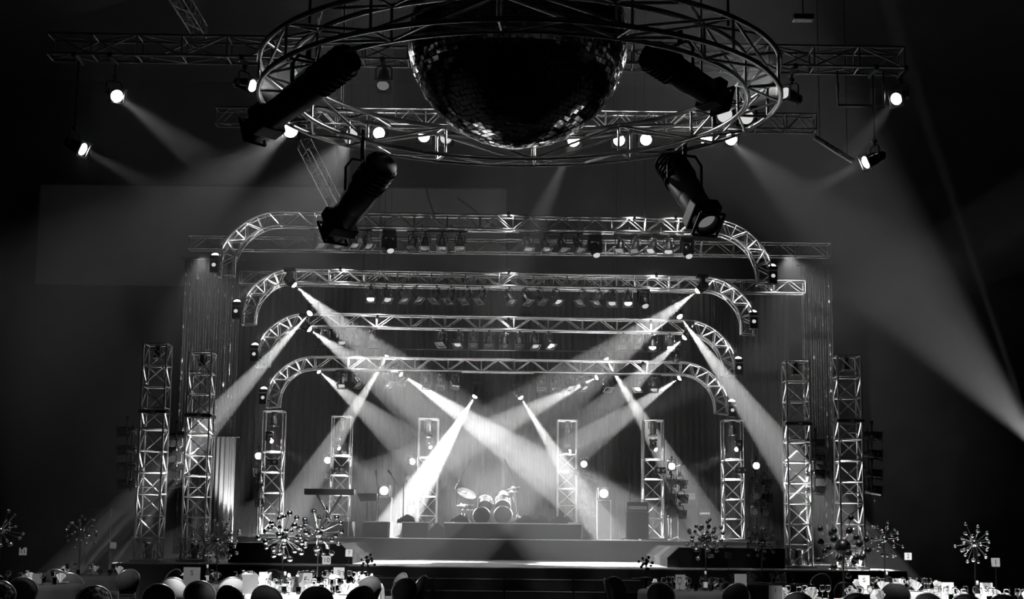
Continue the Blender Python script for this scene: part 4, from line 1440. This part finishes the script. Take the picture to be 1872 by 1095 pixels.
for k, (lab, px, Y, lit, ng) in enumerate(tables):
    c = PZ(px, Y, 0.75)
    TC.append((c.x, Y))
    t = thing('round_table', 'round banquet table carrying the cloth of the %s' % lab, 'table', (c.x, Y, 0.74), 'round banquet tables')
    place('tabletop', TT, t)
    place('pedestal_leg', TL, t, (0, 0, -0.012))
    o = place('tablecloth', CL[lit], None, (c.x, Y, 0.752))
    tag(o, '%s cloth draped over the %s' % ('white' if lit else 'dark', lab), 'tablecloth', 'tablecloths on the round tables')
    gs = []
    for i in range(ng):
        g = 2 * PI * (i + 0.5) / ng + RND.uniform(-0.1, 0.1)
        r = RND.choice((0.52, 0.6, 0.42)) + RND.uniform(-0.03, 0.03)
        gs.append((c.x + r * math.cos(g), Y + r * math.sin(g), i % 3 == 2))
    gs.sort()
    num = {True: 0, False: 0}
    for x, y, tum in gs:
        o = place('tumbler' if tum else 'wine_glass', GL2 if tum else GL, None, (x, y, 0.7535), Quaternion((0, 0, 1), RND.uniform(0, 6)))
        tag(o, '%s clear %s from the left on the %s' % (nth(num[tum]), 'water tumbler' if tum else 'stemmed wine glass', lab), 'glass', 'glasses on the %s' % lab)
        num[tum] += 1
    for j in range(8):
        g = 2 * PI * (j + 0.25) / 8
        x, y = c.x + 0.74 * math.cos(g), Y + 0.74 * math.sin(g)
        side_ = ['right', 'far right', 'far middle', 'far left', 'left', 'near left', 'near middle', 'near right'][j]
        if lit or j in (1, 2, 3):
            o = place('dinner_plate', PLATE, None, (x, y, 0.7535))
            tag(o, 'white plate, %s on the %s' % (side_, lab), 'plate', 'plates on the %s' % lab)
            o = place('folded_napkin', NAP, None, (x, y, 0.7605), Quaternion((0, 0, 1), g + PI / 2 + RND.uniform(-0.3, 0.3)))
            tag(o, 'fan folded white napkin, %s on the %s' % (side_, lab), 'napkin', 'napkins on the %s' % lab)


def on_table(k, px, rmax=0.8, near=0.0):
    """a spot on table k in the photograph's column px"""
    x = PZ(px, TC[k][1] + near, 0.75).x
    return V((x, TC[k][1] + near, 0.7535))


def text_part(parent, s, size, loc, m='ink'):
    cu = bpy.data.curves.new('lettering', 'FONT')
    cu.body = s
    cu.size = size
    cu.align_x = 'CENTER'
    cu.align_y = 'CENTER'
    cu.extrude = 0.0008
    cu.materials.append(M[m])
    tmp = bpy.data.objects.new('lettering', cu)
    C.objects.link(tmp)
    me = bpy.data.meshes.new_from_object(tmp.evaluated_get(bpy.context.evaluated_depsgraph_get()))
    bpy.data.objects.remove(tmp)
    o = place('lettering', me, parent, loc)
    o.rotation_euler = (PI / 2, 0, 0)
    return o


def card(k, px, near, wpx, hpx, label, pale, txt, yaw=0.0):
    p = on_table(k, px, near=near)
    Yc = p.y
    wd, ht = wpx * Yc / FPX, hpx * Yc / FPX
    t = thing('menu_card', label, 'menu card', p, 'standing menu cards on the tables')
    t.rotation_euler = (0, 0, yaw)
    place('card', MB().box((0, 0, ht / 2), (wd, 0.006, ht)).mesh('card', 'paper' if pale else 'paper_grey'), t)
    place('foot', MB().box((0, 0.03, 0.006), (wd * 0.5, 0.07, 0.01)).mesh('foot', 'paper_grey'), t)
    if txt:
        text_part(t, txt, ht * 0.42, (0, -0.0045, ht * 0.66))


cards = [
    (0, 558, 0.0, 24, 36, 'grey menu card standing nearest the camera on the bright left table', False, 'S'),
    (0, 541, 0.45, 20, 27, 'small menu card just left behind the nearest grey card', False, 'S'),
    (0, 484, 0.2, 22, 36, 'tall pale menu card at the left end of the bright left table', True, ''),
    (1, 619, -0.2, 20, 28, 'menu card on the table behind, left of the aisle chairs', False, 'S'),
    (0, 457, -0.35, 28, 34, 'dark menu card before the left end of the bright left table', False, ''),
    (2, 350, -0.8, 30, 30, 'dim menu card standing before the tangled dark centrepiece', False, 'S'),
    (9, 1733, 0.1, 23, 34, 'white lettered menu card on the left of the right edge table', True, 'S'),
    (9, 1804, 0.1, 23, 34, 'white lettered menu card on the middle of the right edge table', True, 'S'),
    (8, 1580, -0.2, 20, 26, 'white lettered menu card behind the black baubles', True, 'S'),
    (8, 1642, 0.1, 19, 20, 'white lettered menu card on the middle of the bright right table', True, 'S'),
    (7, 1418, -0.3, 24, 27, 'dim menu card on the left of the black bauble table', False, 'I'),
    (5, 1354, -0.2, 22, 30, 'dim menu card at the right end of the right aisle table', False, ''),
    (5, 1244, 0.2, 18, 26, 'dim menu card at the left end of the right aisle table', False, ''),
    (4, 67, 0.2, 17, 18, 'dim card at the left edge table', False, ''),
]
for cd in cards:
    card(*cd, yaw=RND.uniform(-0.12, 0.12))
signs = [(4, 42, 1008, '11', 'dim number sign on a stick at the left edge table', False), (3, 207, 997, '', 'dark number sign on a stick at the far left table', False),
         (0, 597, 1024, '10', 'number 10 sign on a stick over the bright left table', False), (1, 638, 1011, '7', 'pale number sign on a stick left of the bright deck', False),
         (6, 1331, 1015, '', 'dim number sign on a stick before the right side block', False), (6, 1440, 1027, '1', 'grey number sign on a stick right of the dark right table', False),
         (8, 1660, 1017, '2', 'white number sign on a stick over the bright right table', True), (9, 1820, 1028, '1', 'dim number sign on a stick over the right edge table', False)]
for k, px, py, txt, lab, pale in signs:
    x, Y = TC[k]
    q = P(px, py, Y + 0.15)
    t = thing('table_number', lab, 'table sign', (q.x, q.y, 0.7535), 'table number signs on sticks')
    part('stick', MB().tube((q.x, q.y, 0.765), (q.x, q.y, q.z - 0.05), 0.0045, 6), 'stem', t)
    part('foot', MB().lathe([(0.001, 0), (0.05, 0), (0.05, 0.008), (0.008, 0.014)], 16, Matrix.Translation((q.x, q.y, 0.7535))), 'stem', t)
    part('number_card', MB().box(q, (0.125, 0.006, 0.125)), 'paper' if pale else 'paper_grey', t)
    if txt:
        text_part(t, txt, 0.1, q + V((0, -0.0045, 0)) - world_of(t))
for i, (k, px, near, lab) in enumerate(((9, 1788, -0.5, 'bottle with a white label between the two white menu cards'), (8, 1622, -0.3, 'slim bottle left of the middle card on the bright right table'),
                                        (2, 378, -0.5, 'dark bottle beside the dim menu card on the dark left table'), (5, 1290, -0.3, 'dark bottle on the right aisle table'),
                                        (0, 520, -0.1, 'dark bottle among the glasses on the bright left table'))):
    p = on_table(k, px, near=near)
    t = thing('wine_bottle', lab, 'bottle', p, 'bottles on the tables')
    place('bottle_body', BOT, t)
    place('label', BLAB, t)
    place('cap', BCAP, t)


# ------------------------------------------------------------------ bauble centrepieces
SPH = {k: MB().sphere((0, 0, 0), 1.0, 16, 10).mesh('bauble_' + k, v) for k, v in (('silver', 'bauble'), ('black', 'bauble_black'))}


def centrepiece(k, px, py, Y, n, R, rs, hub, kind, label, seed, arm='stem'):
    rn = random.Random(seed)
    c = P(px, py, Y)
    t = thing('bauble_centrepiece', label, 'centrepiece', (c.x, Y, 0.7535), 'bauble centrepieces on tall stems')
    part('stem', MB().tube((c.x, Y, 0.76), c, 0.011, 8), arm, t)
    part('foot', MB().lathe([(0.001, 0), (0.13, 0), (0.13, 0.012), (0.015, 0.03)], 20, Matrix.Translation((c.x, Y, 0.7535))), arm, t)
    place('hub', SPH['black' if kind == 'black' else 'silver'], t, c - world_of(t), None, hub)
    for i in range(n):
        z = 1 - 2 * (i + 0.5) / n
        g = i * 2.39996 + rn.uniform(-0.25, 0.25)
        d = V((math.sqrt(1 - z * z) * math.cos(g), math.sqrt(1 - z * z) * math.sin(g), z))
        L = R * rn.uniform(0.6, 1.05)
        arm_o = place('arm', MB().tube(d * hub * 0.9, d * L, 0.005, 5).mesh('arm', arm), t, c - world_of(t))
        place('bauble', SPH['black' if kind == 'black' else 'silver'], arm_o, d * L, None, rs * rn.uniform(0.85, 1.1))


centrepiece(0, 518, 982, 23.0, 34, 0.37, 0.043, 0.08, 'silver', 'sparkling silver bauble centrepiece over the bright left table', 1, 'chrome')
centrepiece(1, 582, 975, 27.6, 30, 0.44, 0.048, 0.09, 'silver', 'silver bauble centrepiece right behind the sparkling one', 2, 'chrome')
centrepiece(2, 398, 990, 27.0, 46, 0.44, 0.034, 0.09, 'silver', 'tangled dark bauble centrepiece left of the silver ones', 3)
centrepiece(3, 148, 970, 30.5, 26, 0.36, 0.034, 0.07, 'silver', 'small dark bauble centrepiece before the grey flat', 4)
centrepiece(4, 2, 970, 25.5, 24, 0.36, 0.034, 0.07, 'silver', 'bauble centrepiece cut by the left edge of the view', 5)
centrepiece(5, 1290, 985, 26.0, 40, 0.34, 0.036, 0.10, 'silver', 'dense dark bauble centrepiece over the right aisle table', 6)
centrepiece(6, 1392, 990, 29.6, 26, 0.36, 0.034, 0.09, 'silver', 'loose dark bauble centrepiece before the right stage tower', 7)
centrepiece(7, 1541, 1000, 20.9 + 1.2, 24, 0.42, 0.05, 0.115, 'black', 'big black bauble centrepiece standing before the right towers', 8)
centrepiece(8, 1616, 985, 27.0, 28, 0.38, 0.034, 0.07, 'silver', 'dark bauble centrepiece just right of the right towers', 9)
centrepiece(9, 1781, 993, 22.6, 30, 0.32, 0.028, 0.06, 'silver', 'bauble centrepiece alone against black at the far right', 10)
centrepiece(5, 1181, 1030, 32.2, 12, 0.16, 0.03, 0.04, 'black', 'low black centrepiece before the right end of the bright deck', 11)
centrepiece(1, 672, 1026, 32.2, 12, 0.16, 0.03, 0.05, 'black', 'low black centrepiece before the left end of the bright deck', 12)
for px, lab in ((1181, 'small dark table before the right end of the steps'), (672, 'small dark table before the left end of the steps')):
    p = PZ(px, 32.2, 0.75)
    t = thing('cocktail_table', lab, 'table', (p.x, 32.2, 0), 'small tables at the stage steps')
    part('tabletop', MB().lathe([(0.001, 0.75), (0.3, 0.75), (0.3, 0.725), (0.001, 0.725)], 24, Matrix.Translation((p.x, 32.2, 0))), 'gear', t)
    part('pedestal_leg', MB().lathe([(0.2, 0.0), (0.2, 0.02), (0.03, 0.05), (0.03, 0.72)], 16, Matrix.Translation((p.x, 32.2, 0))), 'black', t)


# ------------------------------------------------------------------ chairs
def back_outline(wd, z0, z1, n=18):
    pts = []
    for i in range(n + 1):
        g = PI * i / n
        pts.append((wd / 2 * math.cos(g), z1 - (z1 - z0) * 0.52 + (z1 - z0) * 0.52 * math.sin(g)))
    pts.append((-wd / 2 * 0.72, z0))
    pts.append((wd / 2 * 0.72, z0))
    return pts


def chair_meshes():
    d = {}
    o = back_outline(0.46, 0.50, 0.91)
    lean = lambda x, z, y: V((x, y - 0.20 * (z - 0.45) - 0.2 + 0.10 * (x / 0.23) ** 2 * 0.35, z))
    n = len(o)
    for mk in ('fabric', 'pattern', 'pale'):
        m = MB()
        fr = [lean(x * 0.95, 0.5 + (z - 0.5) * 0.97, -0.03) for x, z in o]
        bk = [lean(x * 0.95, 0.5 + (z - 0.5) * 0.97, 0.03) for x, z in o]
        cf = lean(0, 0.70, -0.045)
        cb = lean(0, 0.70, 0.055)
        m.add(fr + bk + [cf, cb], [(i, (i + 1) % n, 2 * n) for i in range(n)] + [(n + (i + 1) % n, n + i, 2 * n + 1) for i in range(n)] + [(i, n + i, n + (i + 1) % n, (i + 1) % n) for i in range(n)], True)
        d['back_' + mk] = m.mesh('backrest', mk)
        d['seat_' + mk] = MB().box((0, 0.03, 0.455), (0.46, 0.44, 0.08), 0.03).mesh('seat', mk)
    d['rail'] = MB().path([lean(x, z, 0) for x, z in o], 0.016, 8, True).mesh('back_frame', 'frame')
    d['legs'] = []
    for sx in (-1, 1):
        d['legs'].append(MB().tube((sx * 0.19, 0.21, 0.42), (sx * 0.2, 0.23, 0.0), 0.019, 8, 0.012).mesh('leg', 'frame'))
        d['legs'].append(MB().tube((sx * 0.16, -0.19, 0.52), (sx * 0.19, -0.27, 0.0), 0.019, 8, 0.012).mesh('leg', 'frame'))
    d['apron'] = MB().box((0, 0.02, 0.405), (0.4, 0.38, 0.03), 0.006).mesh('seat_frame', 'frame')
    return d


CH = chair_meshes()
chairs = [  # px, depth, table or yaw, fabric, label
    (500, 21.80, 0, 'fabric', 'dark round backed chair, left of three at the near side of the bright table'),
    (576, 21.72, 0, 'fabric', 'dark round backed chair, middle of three at the near side of the bright table'),
    (645, 21.90, 0, 'fabric', 'dark round backed chair, right of three at the near side of the bright table'),
    (664, 26.40, 1, 'fabric', 'chair with a shining round frame behind the right near chair'),
    (698, 28.20, 1, 'fabric', 'upright chair on the aisle side of the left tables, furthest back'),
    (727, 25.6, 1, 'fabric', 'low angled chair on the aisle beside the left tables'),
    (748, 27.0, 1, 'fabric', 'last chair by the aisle, seen edge on, left tables'),
    (440, 21.6, 0, 'fabric', 'dark chair back before the dark menu card'),
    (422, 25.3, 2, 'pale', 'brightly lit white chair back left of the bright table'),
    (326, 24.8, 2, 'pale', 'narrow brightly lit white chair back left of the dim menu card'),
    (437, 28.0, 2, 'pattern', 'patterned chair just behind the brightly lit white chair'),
    (510, 29.6, 1, 'pattern', 'grey patterned chair under the sparkling centrepiece'),
    (368, 23.4, 2, 'fabric', 'dark chair with a lit rim behind the dim menu card'),
    (296, 22.0, 2, 'fabric', 'low dark chair left of the narrow white chair'),
    (301, 29.6, 3, 'fabric', 'slanting chair with a bright streak right of the far left table'),
    (226, 29.2, 3, 'fabric', 'large dark chair back at the right of the far left table'),
    (130, 26.6, 3, 'fabric', 'grey chair turned sideways before the far left table'),
    (112, 28.9, 3, 'fabric', 'dark chair back behind the sideways grey chair'),
    (166, 21.0, 4, 'pattern', 'patterned chair top at the bottom edge, far left'),
    (42, 24.2, 4, 'fabric', 'dark chair with a bright streak at the left edge table'),
    (3, 22.6, 4, 'pattern', 'patterned chair cut by the left edge of the view'),
    (1141, 27.4, 5, 'fabric', 'dark chair turned sideways on the right side of the aisle'),
    (1217, 24.8, 5, 'fabric', 'dark chair back at the near left of the right aisle table'),
    (1184, 26.2, 5, 'fabric', 'dark chair at the left end of the right aisle table'),
    (1330, 24.9, 5, 'fabric', 'dark chair at the near right of the right aisle table'),
    (1470, 21.3, 7, 'fabric', 'dark chair at the near left of the black bauble table'),
    (1556, 21.2, 7, 'fabric', 'dark chair at the near side under the black baubles'),
    (1637, 25.8, 8, 'fabric', 'dark round chair back before the bright right table'),
    (1560, 25.9, 8, 'fabric', 'dark chair before the white card behind the baubles'),
    (1713, 21.5, 9, 'fabric', 'dark round chair back left of the bottle at the right edge table'),
    (1822, 21.3, 9, 'fabric', 'dark round chair back under the right white menu card'),
    (1858, 23.2, 9, 'fabric', 'dark round chair back furthest right in the view'),
    (1490, 31.0, 6, 'fabric', 'chair back with a bright rim beside the right outer tower'),
    (1770, 21.2, 9, 'fabric', 'low dark chair before the bottle at the right edge table'),
]
ux = set()
for px, Y, k, mk, lab in chairs:
    p = PZ(px, Y, 0.9)
    tx, ty = TC[k]
    dx, dy = tx - p.x, ty - Y
    dist = math.hypot(dx, dy)
    if dist < 1.22:
        f = 1.22 / dist
        p.x, Y = tx - dx * f, ty - dy * f
    yaw = math.atan2(dy, dx) - PI / 2
    t = thing('banquet_chair', lab, 'chair', (p.x, Y, 0.0), 'banquet chairs around the tables')
    t.rotation_euler = (0, 0, yaw)
    place('seat', CH['seat_' + mk], t)
    place('backrest', CH['back_' + mk], t)
    place('back_frame', CH['rail'], t)
    place('seat_frame', CH['apron'], t)
    for lg in CH['legs']:
        place('leg', lg, t)

# pin spots on the tables, hung above the frame of the photograph
for k, W, ang in ((0, 1700, 18), (1, 2200, 17), (8, 1200, 13), (9, 1300, 13), (7, 600, 12), (5, 500, 14), (2, 450, 13), (3, 420, 16), (4, 420, 15)):
    x, Y = TC[k]
    spot('table_pin_spot', None, (x * 0.8, min(Y - 2.0, 19.5), 10.2), (x, Y, 0.75), ang, W * 6, 0.5, 0.05)
q = PZ(400, 25.2, 0.8)
spot('table_pin_spot', None, (q.x + 1.5, 19.0, 10.5), (q.x - 0.1, 25.2, 0.75), 9, 5200, 0.4, 0.05)
